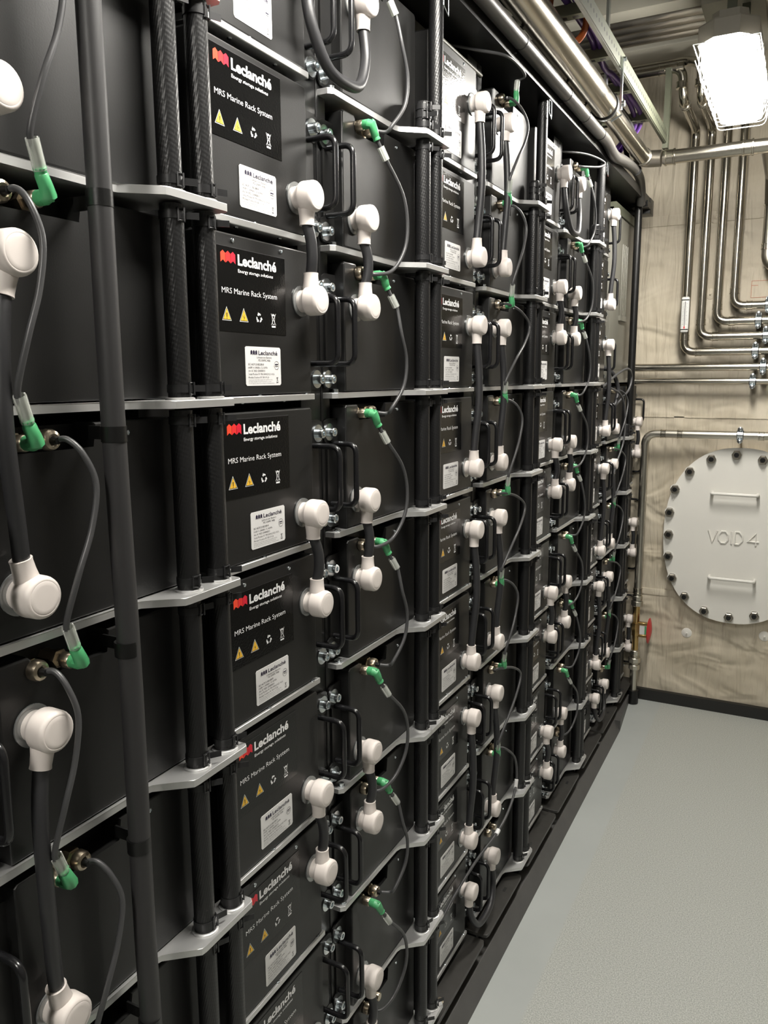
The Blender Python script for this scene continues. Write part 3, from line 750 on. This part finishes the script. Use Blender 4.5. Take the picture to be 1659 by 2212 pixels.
# last cable of the third column: slack line with a white sleeve running left
def loose():
    k = 2; o = empty('signal_cable', (FX+0.012, Y(k, 0.540), Z(7)+0.1945)); L = o.location
    pts = [Vector(L), Vector((-0.012, Y(k, 0.553), Z(7)+0.190)), Vector((0.004, Y(k, 0.585), Z(7)+0.150)), Vector((0.012, Y(k, 0.575), Z(7)+0.085)), Vector((0.016, Y(k, 0.50), Z(7)+0.045)), Vector((0.010, Y(k, 0.42), Z(7)+0.020)), Vector((-0.010, Y(k, 0.33), Z(7)-0.010)), Vector((-0.03, Y(k, 0.24), Z(7)-0.055)), Vector((-0.042, Y(k, 0.15), Z(7)-0.10))]
    MB().tube([p-L for p in catmull(pts, 8)], 0.0034, M['signal'], 10).build('cable', o)
    MB().cyl(pts[3]-L+Vector((0, 0.002, 0.012)), pts[3]-L-Vector((0, 0.006, 0.012)), 0.0052, M['label'], 12).build('clear_sleeve', o)
    MB().cyl(Vector((0.012, Y(k, 0.435), Z(7)+0.025))-L, Vector((0.011, Y(k, 0.420), Z(7)+0.020))-L, 0.0058, M['white_ink'], 12).build('cable_marker', o)
    tag(o, 'slack signal cable with white marker crossing the third gap near the bottom', 'signal cable')
loose()
def topsig(k, m, label):
    e = m % 2 == 0; o = empty('signal_cable', (FX+0.0135, Y(k, 0.542), Z(m)+0.1945)); L = o.location
    tl = Vector((0.1, 0.0, 1)).normalized(); s = green_plug(o, Vector((0, 0, 0)), 1, tl)+L
    sleeve(o, s-L, s+tl*0.024-L)
    pts = [s-tl*0.006, s, s+tl*0.022, Vector((0.004, 1.915, 2.216)), Vector((0.004, 1.875, 2.224)), Vector((0.0, 1.80, 2.222)), Vector((-0.03, 1.74, 2.218)), Vector((-0.09, 1.66, 2.215)), Vector((-0.16, 1.60, 2.21))]
    MB().tube([p-L for p in catmull(pts, 8)], 0.0034, M['signal'], 10).build('cable', o)
    tag(o, label, 'signal cable')
topsig(2, 0, 'signal cable rising from upright green plug above the third plain column')
k = 3; o = empty('signal_cable', (FX+0.012, Y(k, 0.508), Z(0)+0.1945)); L = Vector(o.location)
pts = [L, L+Vector((0.02, 0.02, 0.0)), L+Vector((0.045, 0.09, 0.012)), L+Vector((0.05, 0.135, 0.032)), L+Vector((0.03, 0.09, 0.042)), L+Vector((0.0, 0.02, 0.042)), L+Vector((-0.08, -0.05, 0.042))]
MB().tube([p-L for p in catmull(pts, 8)], 0.0034, M['signal'], 10).build('cable', o)
tag(o, 'signal cable looping over the top of the fourth plain column', 'signal cable')

# ------------------------------------------------------------------ thick conduit down the nearest plain column
o = empty('conduit_hose', (0.0, Y(0, 0.586), 0.1))
pts = [(0.0, -0.002, 2.15), (0.001, 0.0, 1.8), (0.0, 0.0, 1.4), (0.001, 0.002, 1.1), (0.0, 0.001, 0.8), (0.0, 0.006, 0.4), (0, 0.006, 0)]
MB().tube(catmull(pts, 4), 0.0122, M['thick'], 24).build('sheath', o)
for m in range(0, 7):
    c = MB(); z = Z(m)+0.199-0.1
    c.tube([(0, 0, z-0.008), (0, 0, z+0.008)], 0.0131, M['frame'], 24)
    c.box(-0.043, -0.006, 0.006, 0.0085, z-0.007, z+0.007, M['frame'])
    c.lathe([(0, 0.004), (0.003, 0.003), (0.004, 0.001)], (-0.002, 0.014, z+0.003), (0.3, 1, 0), M['zinc'], 12)
    c.build('clip', o)
tag(o, 'thick dark grey hose clipped down the nearest plain column', 'hose')

# ------------------------------------------------------------------ base pans
def make_pan(w, bolt):
    t = empty('base_tray'); r = 0.012
    pts = [(-0.30, 0), (-r, 0), (-0.003, 0.003), (0, r), (0, w-r), (-0.003, w-0.003), (-r, w), (-0.30, w)]
    MB().prism(pts, 'z', -0.008, 0, M['kickpan'], 0.001).box(-0.28, -0.035, 0.01, w-0.01, -0.035, -0.0085, M['frame']).build('tray', t)
    b_ = MB()
    if bolt: b_.lathe([(0, 0.0085), (0.0015, 0.0085), (0.002, 0.0065)], (-0.022, 0.075, 0), (0, 0, 1), M['nickel'], 18).lathe([(0.002, 0.0055), (0.008, 0.0055)], (-0.022, 0.075, 0), (0, 0, 1), M['nickel'], 6).build('bolt', t)
    else: b_.box(-0.027, -0.019, 0.195, 0.215, 0.0, 0.0003, M['black']).build('slot', t)
    return t
M['kickpan'] = mat('dusty_black_tray', (0.038, 0.036, 0.033), 0.42, noise=0.3, nscale=40)
for k in range(1, 6):
    o = inst('panA', lambda: make_pan(0.318, True), (-0.001, Y(k, 0.068), 0.098))
    tag(o, 'black base tray with hex bolt under the %s sticker column' % ACOL[k], 'tray', 'base trays with bolt')
for k in range(0, 5):
    o = inst('panB', lambda: make_pan(0.292, False), (-0.001, Y(k, 0.402), 0.098))
    tag(o, 'black base tray with slot under the %s plain column' % BCOL[k], 'tray', 'slotted base trays')
o = MB().box(-0.40, -0.030, -0.3, 3.78, 0.0, 0.060, M['frame']).build('rack_plinth')
tag(o, 'long black plinth carrying all the battery racks', 'plinth')

# ------------------------------------------------------------------ overhead: rack cover, manifold, pipes
o = MB()
o.prism([(-0.40, 2.232), (0.0, 2.232), (0.002, 2.262), (-0.001, 2.262), (-0.003, 2.236), (-0.40, 2.236)], 'y', 1.05, 3.62, M['frame'])
o = o.build('rack_cover'); tag(o, 'long black sheet cover with raised lip above the racks', 'cover')
o = MB(); o.box(-0.38, 0.004, 3.62, 3.70, 2.20, 2.262, M['frame'], 0.001); o.box(-0.06, 0.006, 3.55, 3.62, 2.215, 2.24, M['frame'])
o = o.build('cover_end_bracket'); tag(o, 'black bracket closing the far end of the rack cover', 'bracket')

t = empty('manifold_pipe', (MX, 1.2, MZ))
pts = [(0.0, y, 0.0) for y in (-0.35, 0.2, 0.8, 1.35)] + [(0.0, 1.50, 0.002), (0.0, 1.63, -0.014), (-0.002, 1.78, 0.004), (-0.004, 1.98, 0.022), (-0.010, 2.14, 0.020), (-0.020, 2.24, -0.01), (-0.026, 2.28, -0.05)]
MB().tube(catmull(pts, 5), 0.0170, M['greydark'], 24).build('pipe', t)
for y in (0.10, 0.64, 1.02, 1.22, 1.42, 2.02):
    c = MB(); zz = 0.022 if y > 2 else 0.0
    c.tube([(0, y-0.0015, zz), (0, y+0.0015, zz)], 0.0180, M['black'], 24)
    c.box(-0.003, 0.003, y-0.003, y+0.003, zz+0.017, zz+0.030, M['black'])
    if y < 1.5: c.tube([(-0.01, y, -0.022), (-0.10, y-0.01, -0.026), (-0.2, y-0.02, -0.026)], 0.0012, M['black'], 6)
    c.build('cable_tie', t)
tag(t, 'grey black manifold pipe tied along the front of the rack cover', 'pipe')

t = empty('main_supply_pipe', (0.044, 2.4, 2.320))
MB().tube([(0, -2.2, 0), (0, -1, 0), (0, 0.145, 0)], 0.0370, M['steel'], 32).build('insulated_pipe', t)
MB().tube([(0, 0.165, 0), (0, 0.5, 0), (0, 0.79, 0)], 0.0285, M['steel'], 32).build('pipe', t)
c = MB().lathe([(-0.010, 0.0395), (-0.010, 0.0405), (0.010, 0.0405), (0.010, 0.0395)], (0, 0.155, 0), (0, 1, 0), M['frame'], 32)
c.lathe([(-0.006, 0.041), (0.006, 0.041)], (0, 0.155, 0), (0, 1, 0), M['zinc'], 32)
c.box(-0.004, 0.004, 0.145, 0.165, 0.038, 0.30, M['zinc']); c.box(-0.05, -0.030, 0.146, 0.164, -0.030, -0.012, M['zinc'], 0.002)
c.tube([(0.02, 0.155, -0.045), (0.05, 0.155, -0.03)], 0.003, M['zinc'], 8)
c.build('pipe_clamp', t)
MB().tube(fillet([(0, 0.77, 0), (0, 0.822, 0), (0.06, 0.822, -0.004)], 0.045, 8), 0.0290, M['steel2'], 28).lathe([(0, 0.030), (0.001, 0.0325), (0.008, 0.0325), (0.009, 0.030)], (0, 0.775, 0), (0, 1, 0), M['steel'], 28).build('elbow', t)
tag(t, 'large shiny steel pipe running overhead along the racks', 'pipe')
CY = 3.222; CZ = 2.316
t = empty('cross_pipe', (0.11, CY, CZ))
m = MB(); m.tube([(0, 0, 0), (0.26, 0, 0.0)], 0.0245, M['steel'], 28)
m.tube([(0.26, 0, 0), (0.9, 0, 0)], 0.0245, M['steel'], 28); m.build('pipe', t)
for x in (0.005, 0.265): MB().lathe([(0, 0.0245), (0.001, 0.0290), (0.006, 0.0290), (0.008, 0.0265), (0.03, 0.0265), (0.032, 0.029), (0.037, 0.029), (0.038, 0.0245)], (x, 0, 0), (1, 0, 0), M['steel'], 28).build('press_fitting', t)
MB().tube(fillet([(0.345, 0.0, 0), (0.345, 0.42, -0.012), (0.345, 0.50, -0.10)], 0.06, 8), 0.0235, M['steel2'], 24).build('branch', t)
tag(t, 'horizontal steel pipe crossing below the lamp near the far wall', 'pipe')

# wall pipes: path + press fittings
def fitting(t, p, ax, r):
    MB().lathe([(0, r), (0.0005, r+0.0035), (0.004, r+0.0035), (0.005, r+0.0015), (0.020, r+0.0015), (0.021, r+0.0028), (0.0235, r+0.0028), (0.024, r)], p, ax, M['steel'], 24).build('press_fitting', t)
WY = 3.765
def wall_pipe(x, ztop, zb, xr, r, label, extra=None, br=0.045):
    t = empty('wall_pipe', (x, WY, zb))
    P = [(xr-x, 0, 0), (0, 0, 0), (0, 0, ztop-zb)]
    if extra: P += [tuple(Vector(q)-Vector((x, WY, zb))) for q in extra]
    MB().tube(fillet(P, br, 8), r, M['steel'], 24).build('pipe', t)
    fitting(t, (0, 0, br+0.003), (0, 0, 1), r); fitting(t, (br+0.003, 0, 0), (1, 0, 0), r)
    if extra:
        q = Vector(extra[0])-Vector((x, WY, zb)); 
        fitting(t, (0, q.y+0.045, q.z), (0, 1, 0), r)
        q1 = Vector(extra[1])-Vector((x, WY, zb)); fitting(t, (q1.x, q1.y, q1.z-0.075), (0, 0, 1), r); fitting(t, (q1.x-0.085, q1.y, q1.z), (1, 0, 0), r)
    tag(t, label, 'pipe', 'bent pipes on the far wall')
xe = 1.2
wall_pipe(0.150, 2.545, 1.634, xe, 0.0170, 'leftmost upright wall pipe, behind the thermometer, lowest of four bends', [(0.150, 3.36, 2.545), (0.145, 3.34, 2.655), (-0.60, 3.34, 2.655)])
wall_pipe(0.213, 2.545, 1.697, xe, 0.0170, 'second upright wall pipe from the left, bending right', [(0.213, 3.36, 2.545), (0.210, 3.34, 2.655), (0.16, 3.42, 2.700), (-0.60, 3.42, 2.700)])
wall_pipe(0.275, 2.90, 1.759, xe, 0.0170, 'third upright wall pipe from the left, duller steel')
wall_pipe(0.339, 2.90, 1.821, xe, 0.0170, 'fourth upright wall pipe from the left, shortest of the bends')
t = empty('wall_pipe', (0.455, 3.725, 1.965))
MB().tube(fillet([(0, 0, 0.34), (0, 0, 0), (0.6, 0, -0.02)], 0.06, 8), 0.0225, M['steel2'], 24).build('pipe', t)
fitting(t, (0, 0, 0.07), (0, 0, 1), 0.0225); fitting(t, (0, 0, 0.24), (0, 0, 1), 0.0225)
tag(t, 'thick wall pipe at the right frame edge with elbow', 'pipe')
for z, lab in ((1.568, 'upper of two straight pipes low across the far wall'), (1.508, 'lower of two straight pipes across the far wall')):
    o = MB().tube([(-0.6, WY, z), (xe, WY, z)], 0.0165 if z > 1.55 else 0.0135, M['steel'], 24).build('wall_pipe'); tag(o, lab, 'pipe', 'straight pipes on the far wall')
t = empty('wall_pipe', (0.010, 3.74, 1.278))
MB().tube(fillet([(1.2, 0, 0.004), (0.0, 0, 0.0), (0.0, 0, -0.76)], 0.055, 8), 0.0175, M['satin'], 24).build('pipe', t)
fitting(t, (0.065, 0, 0), (1, 0, 0), 0.0165); fitting(t, (0.135, 0, 0), (1, 0, 0), 0.0165); fitting(t, (0.46, 0, 0), (1, 0, 0), 0.0165)
fitting(t, (0, 0, -0.74), (0, 0, 1), 0.0185); fitting(t, (0, 0, -0.77), (0, 0, 1), 0.0185)
tag(t, 'steel pipe above the hatch bending down beside the racks', 'pipe')
# pipe clamps
def pipe_clamp(x, z, r, label, y=WY):
    t = empty('pipe_clamp', (x, y, z))
    m = MB()
    m.lathe([(-0.011, r+0.0005), (-0.011, r+0.0050), (0.011, r+0.0050), (0.011, r+0.0005)], (0, 0, 0), (1, 0, 0), M['zinc'], 24)
    m.lathe([(-0.014, r+0.0003), (-0.0125, r+0.0032), (0.0125, r+0.0032), (0.014, r+0.0003)], (0, 0, 0), (1, 0, 0), M['black'], 24)
    m.build('ring', t)
    for s_ in (-1, 1):
        e = MB()
        e.box(-0.011, 0.011, -0.014, 0.008, (r+0.003) if s_ > 0 else -(r+0.013), (r+0.013) if s_ > 0 else -(r+0.003), M['zinc'], 0.001, 1)
        e.lathe([(0, 0.0095), (0.006, 0.0090), (0.008, 0.005)], (0, -0.014, s_*(r+0.010)), (0, -1, 0), M['zinc'], 12)
        e.build('lug', t)
    MB().cyl((0, 0.012, 0), (0, YF-y, 0), 0.004, M['zinc'], 8).build('stud', t)
    tag(t, label, 'pipe clamp', 'zinc pipe clamps')
for x, z, r, n in ((0.472, 1.821, 0.017, 'topmost zinc clamp on the bent wall pipes'), (0.438, 1.759, 0.017, 'second zinc clamp from top on the bent wall pipes'), (0.470, 1.697, 0.017, 'third zinc clamp from top on the wall pipes'),
                   (0.434, 1.634, 0.017, 'fourth zinc clamp from top on the wall pipes'), (0.468, 1.568, 0.0165, 'zinc clamp on the upper straight wall pipe'), (0.432, 1.508, 0.0135, 'zinc clamp on the lower straight wall pipe, lowest of six')):
    pipe_clamp(x, z, r, n)
pipe_clamp(0.400, 1.281, 0.0165, 'zinc clamp on the pipe just above the hatch', 3.74)

# thermometer
t = empty('thermometer', (0.150, 3.735, 1.79))
MB().box(-0.0165, 0.0165, -0.006, 0.008, -0.075, 0.075, M['thermo'], 0.007, 3).build('body', t)
g = MB()
g.box(-0.0160, 0.0160, -0.0075, -0.006, 0.060, 0.0635, M['black']); g.box(-0.0160, 0.0160, -0.0075, -0.006, -0.0635, -0.060, M['black'])
for i in range(22):
    z = -0.040+i*0.0043; L_ = 0.005 if i % 4 == 0 else 0.0028
    for sg in (-1, 1): g.box(min(sg*0.004, sg*(0.004+L_)), max(sg*0.004, sg*(0.004+L_)), -0.0068, -0.0060, z-0.0004, z+0.0004, M['black'])
g.box(-0.0012, 0.0012, -0.0068, -0.0060, -0.05, 0.055, M['greyink']); g.prism([(-0.0035, -0.058), (0.0035, -0.058), (0.0012, -0.047), (-0.0012, -0.047)], 'y', -0.0068, -0.0060, M['redp'])
g.build('scale', t)
tag(t, 'small white thermometer with red bulb mounted on leftmost wall pipe', 'thermometer')

# valve with red wheel
t = empty('valve', (0.010, 3.70, 0.365))
m = MB(); m.tube([(0, 0.04, -0.11), (0, 0.04, 0.115)], 0.014, M['brass'], 20).lathe([(-0.03, 0.019), (0.03, 0.019)], (0, 0.04, 0), (0, 0, 1), M['brass'], 6)
for z in (-0.034, 0.024): m.box(0.0, 0.056, 0.028, 0.05, z, z+0.012, M['brass'], 0.001, 1)
m.build('body', t)
MB().box(0.018, 0.040, 0.030, 0.032, -0.020, 0.022, M['label']).box(0.041, 0.048, 0.030, 0.032, -0.018, 0.020, M['green']).build('dial', t)
MB().lathe([(0, 0.058), (0.003, 0.060), (0.008, 0.045), (0.013, 0.02), (0.014, 0.004)], (0.057, 0.038, 0), (1, 0, 0), M['redp'], 36).build('handwheel', t)
for z, r in ((0.125, 0.025), (0.150, 0.021), (-0.115, 0.020), (-0.150, 0.026), (-0.185, 0.023)): MB().lathe([(-0.012, r), (-0.010, r+0.002), (0.010, r+0.002), (0.012, r)], (0, 0.04, z), (0, 0, 1), M['satin'], 8).build('union_nut', t)
MB().tube([(0, 0.04, -0.30), (0, 0.04, -0.10)], 0.017, M['satin'], 20).build('tail_pipe', t)
MB().tube([(0, 0.04, -0.362), (0, 0.04, -0.299)], 0.026, M['frame'], 20).build('foot_sleeve', t)
tag(t, 'brass valve with red round handle beside the end of racks', 'valve')

# cable tray
t = empty('cable_tray', (0.10, 2.4, 2.395))
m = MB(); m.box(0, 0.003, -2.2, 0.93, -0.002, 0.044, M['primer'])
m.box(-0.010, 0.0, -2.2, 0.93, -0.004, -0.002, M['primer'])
for i in range(62):
    y = -0.92+i*0.03; m.lathe([(0, 0.0052), (0.0003, 0.0052)], (0.003, y, 0.022), (1, 0, 0), M['black'], 8)
m.build('side_rail', t)
MB().box(-0.52, -0.517, -2.2, 0.93, -0.002, 0.044, M['primer']).build('side_rail', t)
for y in (-1.2, -0.9, -0.6, -0.30, 0.0, 0.30, 0.62):
    r = MB(); r.box(-0.52, 0.0, y-0.014, y+0.014, 0.0, 0.003, M['rung_lit']); r.box(-0.52, 0.0, y-0.0165, y-0.014, 0.0, 0.026, M['rung_lit'])
    for i in range(16):
        x = -0.03-i*0.030; r.box(x-0.008, x+0.008, y-0.006, y+0.006, -0.0004, 0.0, M['black'])
    r.build('rung', t)
MB().box(-0.012, 0.008, 0.92, 0.95, -0.02, 0.26, M['primer']).build('hanger', t)
MB().box(0.004, 0.010, 0.07, 0.082, -0.115, 0.02, M['zinc']).lathe([(0, 0.008), (0.008, 0.008)], (0.010, 0.076, -0.10), (1, 0, 0), M['zinc'], 12).lathe([(0, 0.007), (0.01, 0.007)], (0.004, 0.09, 0.022), (1, 0, 0), M['zinc'], 6).build('strap', t)
tag(t, 'grey green perforated cable tray under the ceiling', 'cable tray')
def cablerun(name, pts, r, m, label, cat='cable', group=None):
    o = MB().tube(catmull(pts, 8), r, m, 12).build(name); tag(o, label, cat, group); return o
cablerun('purple_cable', [(0.075, 1.2, 2.42), (0.072, 1.8, 2.425), (0.070, 2.15, 2.43), (0.066, 2.35, 2.428), (0.052, 2.48, 2.405), (0.060, 2.60, 2.412), (0.066, 2.85, 2.415), (0.062, 3.0, 2.42), (0.050, 3.07, 2.395), (0.0, 3.12, 2.36), (-0.08, 3.18, 2.30), (-0.18, 3.2, 2.2)], 0.0080, M['purple'], 'purple cable on the tray, nearest the perforated rail', 'cable', 'purple cables')
cablerun('purple_cable', [(0.045, 1.2, 2.42), (0.048, 1.9, 2.425), (0.052, 2.3, 2.43), (0.044, 2.45, 2.42), (0.050, 2.8, 2.42), (0.042, 3.0, 2.415), (0.030, 3.07, 2.39), (-0.03, 3.12, 2.35), (-0.11, 3.18, 2.29), (-0.2, 3.2, 2.2)], 0.0085, M['purple'], 'second purple cable on the tray, farther from the rail', 'cable', 'purple cables')
cablerun('orange_cable', [(0.05, 1.75, 2.44), (0.04, 1.95, 2.46), (0.02, 2.05, 2.44), (0.0, 2.12, 2.40), (0.03, 2.20, 2.375), (0.07, 2.19, 2.40), (0.08, 2.12, 2.45), (0.05, 2.02, 2.48), (0.02, 1.9, 2.47), (-0.05, 1.7, 2.46)], 0.0085, M['orange'], 'orange cable loop coiled on the cable tray')
for i, (x, lab) in enumerate(((-0.06, 'left of two'), (-0.025, 'right of two'))):
    cablerun('grey_cable', [(x-0.1, 1.9, 2.48), (x, 2.15, 2.42), (x+0.015, 2.4, 2.415), (x+0.01, 2.7, 2.43), (x+0.05, 3.0, 2.40), (x+0.06, 3.15, 2.30)], 0.0085, M['thick'], 'dark grey cable lying on the tray, %s' % lab, 'cable', 'grey cables on the tray')
# ceiling pipes running across
for i, (y, z, r) in enumerate(((3.115, 2.76, 0.022), (3.175, 2.76, 0.022), (3.235, 2.76, 0.022), (3.300, 2.765, 0.022))):
    o = MB().tube([(-0.7, y, z), (0.245, y, z)], r, M['steel2'], 20).build('ceiling_pipe')
    tag(o, 'dull steel pipe across the ceiling, %s of four between beams' % ('nearest', 'second', 'third', 'farthest')[i], 'pipe', 'ceiling pipes between beams')
for i, (y, z) in enumerate(((2.62, 2.82), (2.80, 2.84))):
    o = MB().tube([(-0.7, y, z), (1.6, y, z)], 0.03, M['steel2'], 20).build('ceiling_pipe')
    tag(o, 'dull ceiling pipe above the cable tray, %s of two' % ('nearer', 'farther')[i], 'pipe', 'ceiling pipes above the tray')
o = MB().box(0.245, 0.46, 2.95, 3.38, 2.70, ZC, M['beam'], 0.004).build('ceiling_plate')
tag(o, 'cream insulated ceiling casing behind the lamp', 'casing')
o = MB().tube(fillet([(0.46, 2.3, 2.66), (0.46, 3.15, 2.60), (0.46, 3.3, 2.48)], 0.05), 0.016, M['steel2'], 20).build('ceiling_pipe')
tag(o, 'steel pipe right of the lamp at the frame edge', 'pipe')
o = MB().tube([(0.33, 2.50, 2.64), (0.34, 2.56, 2.56)], 0.006, M['guard'], 10).build('ceiling_cable'); tag(o, 'short white cable entering the ceiling just above lamp', 'cable')

# grey cabinet behind the end of the racks
t = empty('grey_cabinet', (-0.065, 3.26, 1.555))
MB().box(-0.5, 0, 0, 0.52, 0.0, 0.62, M['greycab'], 0.003).build('body', t)
l = MB()
for i in range(4): l.box(0.0, 0.008, 0.16+i*0.03, 0.178+i*0.03, 0.22, 0.50, M['greycab'], 0.002)
l.box(0, 0.010, 0.15, 0.28, 0.20, 0.22, M['greycab']); l.build('louvre', t)
MB().box(-0.4, 0.004, 0.0, 0.50, -0.05, 0.0, M['greycab']).build('base_flange', t)
MB().box(-0.4, 0.006, 0.0, 0.50, 0.60, 0.635, M['primer']).build('top_rail', t)
tag(t, 'plain grey cabinet with louvre above the farthest plain column', 'cabinet')
for i, (y, z) in enumerate(((3.74, 2.20), (3.70, 2.11), (3.78, 1.93), (3.78, 1.73))):
    pass
cablerun('grey_cable', [(-0.05, 3.10, 1.49), (-0.02, 3.22, 1.54), (0.0, 3.32, 1.56), (0.005, 3.38, 1.53), (0.0, 3.36, 1.48), (-0.02, 3.31, 1.44), (-0.04, 3.27, 1.41)], 0.0045, M['signal'], 'thin grey cable loop below the grey cabinet')
cablerun('grey_cable', [(-0.05, 3.12, 1.50), (-0.01, 3.25, 1.46), (0.0, 3.30, 1.38), (0.0, 3.30, 1.28), (-0.01, 3.24, 1.20), (-0.02, 3.20, 1.13)], 0.0040, M['signal'], 'thin grey cable hanging below the loop at rack end')

# small things seen above the first racks
o = MB().box(-0.16, -0.10, 1.50, 1.72, 2.195, 2.225, M['greycab'], 0.003).build('cable_duct'); tag(o, 'grey duct on top of the second rack', 'duct')
o = MB().tube(catmull([(-0.06, 1.58, 2.192), (-0.06, 1.68, 2.192), (-0.06, 1.80, 2.192)], 4), 0.005, M['greycab'], 10).build('thin_conduit'); tag(o, 'thin grey conduit lying on top of the second rack', 'conduit')

# ------------------------------------------------------------------ hatch
HX, HZ, HY = 0.408, 0.828, 3.788
t = empty('manhole_cover', (HX, HY, HZ-0.40))
def obround(rx, top, bot, n=40):
    out = []
    for i in range(n*2):
        a = 2*PI*i/(n*2); c_, s_ = math.cos(a), math.sin(a)
        x = rx*math.copysign(abs(c_)**0.88, c_); z = math.copysign(abs(s_)**0.88, s_)*(top if s_ > 0 else bot)
        out.append((x, z))
    return out
pl = [(x, z+0.40) for x, z in obround(0.305, 0.394, 0.394)]
MB().prism(pl, 'y', 0.012, 0.0, M['hatch'], 0.002).build('plate', t)
MB().prism([(x*0.99, (z-0.40)*0.99+0.40) for x, z in pl], 'y', 0.044, 0.012, M['cloth']).build('rim', t)
bolts = [(0.288, 1.17), (0.389, 1.193), (0.493, 1.175), (0.202, 1.111), (0.144, 1.028), (0.126, 0.922), (0.127, 0.82), (0.130, 0.718), (0.152, 0.618), (0.210, 0.537), (0.297, 0.480), (0.401, 0.464), (0.504, 0.484)]
bolts += [(2*HX-x, z) for x, z in bolts if x < 0.22]
for x, z in bolts:
    m = MB(); o_ = (x-HX, 0, z-(HZ-0.40))
    m.lathe([(0, 0.0225), (0.003, 0.0225)], o_, (0, -1, 0), M['hatch'], 20)
    m.lathe([(0.003, 0.0200), (0.017, 0.0200), (0.020, 0.0165)], o_, (0, -1, 0), M['steel2'], 6)
    m.lathe([(0.020, 0.0110), (0.029, 0.0100)], o_, (0, -1, 0), M['frame'], 10)
    m.build('bolt', t)
for xc, z in ((0.392-HX, 1.022-(HZ-0.40)), (0.402-HX, 0.643-(HZ-0.40))):
    MB().tube(fillet([(xc-0.092, 0.0, z), (xc-0.092, -0.042, z), (xc+0.092, -0.042, z), (xc+0.092, 0.0, z)], 0.012, 5), 0.0068, M['hatch'], 12).build('handle', t)
# welded bead lettering: VOID 4
def bead(pts): m_.tube([(x, -0.002, z) for x, z in pts], 0.0045, M['hatch'], 8)
m_ = MB(); zb = 0.797-(HZ-0.40); h = 0.055; x0 = 0.295-HX
bead([(x0, zb+h), (x0+0.017, zb), (x0+0.036, zb+h)])
cx_ = x0+0.062; bead([(cx_+0.021*math.cos(a*PI/4+PI/8), zb+h/2+0.028*math.sin(a*PI/4+PI/8)) for a in range(9)])
bead([(x0+0.096, zb), (x0+0.096, zb+h)])
bead([(x0+0.110, zb), (x0+0.110, zb+h), (x0+0.126, zb+h), (x0+0.140, zb+h*0.68), (x0+0.140, zb+h*0.32), (x0+0.126, zb), (x0+0.110, zb)])
bead([(x0+0.194, zb), (x0+0.194, zb+h), (x0+0.162, zb+h*0.3), (x0+0.206, zb+h*0.3)])
m_.build('lettering', t)
tag(t, 'cream oval manhole cover lettered VOID 4 on the far wall', 'hatch')
# cloth fasteners
for x, z, lab in ((0.224, 0.351, 'round white fastener in the cloth, lower left of hatch'), (0.550, 0.383, 'round white fastener in the cloth, lower right below hatch'), (0.241, 2.194, 'round fastener on the cloth seam between upright wall pipes'), (0.238, 1.880, 'round fastener low between second and third upright pipes')):
    o = MB().lathe([(0, 0.023), (0.002, 0.022), (0.005, 0.012), (0.006, 0.005), (0.012, 0.004), (0.013, 0.001)], (x, YF, z), (0, -1, 0), M['hatch'] if z < 1 else M['cloth'], 24).build('cloth_fastener')
    tag(o, lab, 'fastener', 'cloth fasteners')

b = MB()
for x0, x1, z0, z1 in ((0.398, 0.470, 1.9245, 1.926), (0.398, 0.3995, 1.856, 1.926), (0.398, 0.470, 1.856, 1.8575), (0.399, 0.424, 1.906, 1.9075)): b.box(x0, x1, YF-0.0015, YF, z0, z1, M['orange'])
tag(b.build('wall_marking'), 'thin red rectangular marking on the cloth above the topmost clamp', 'marking')
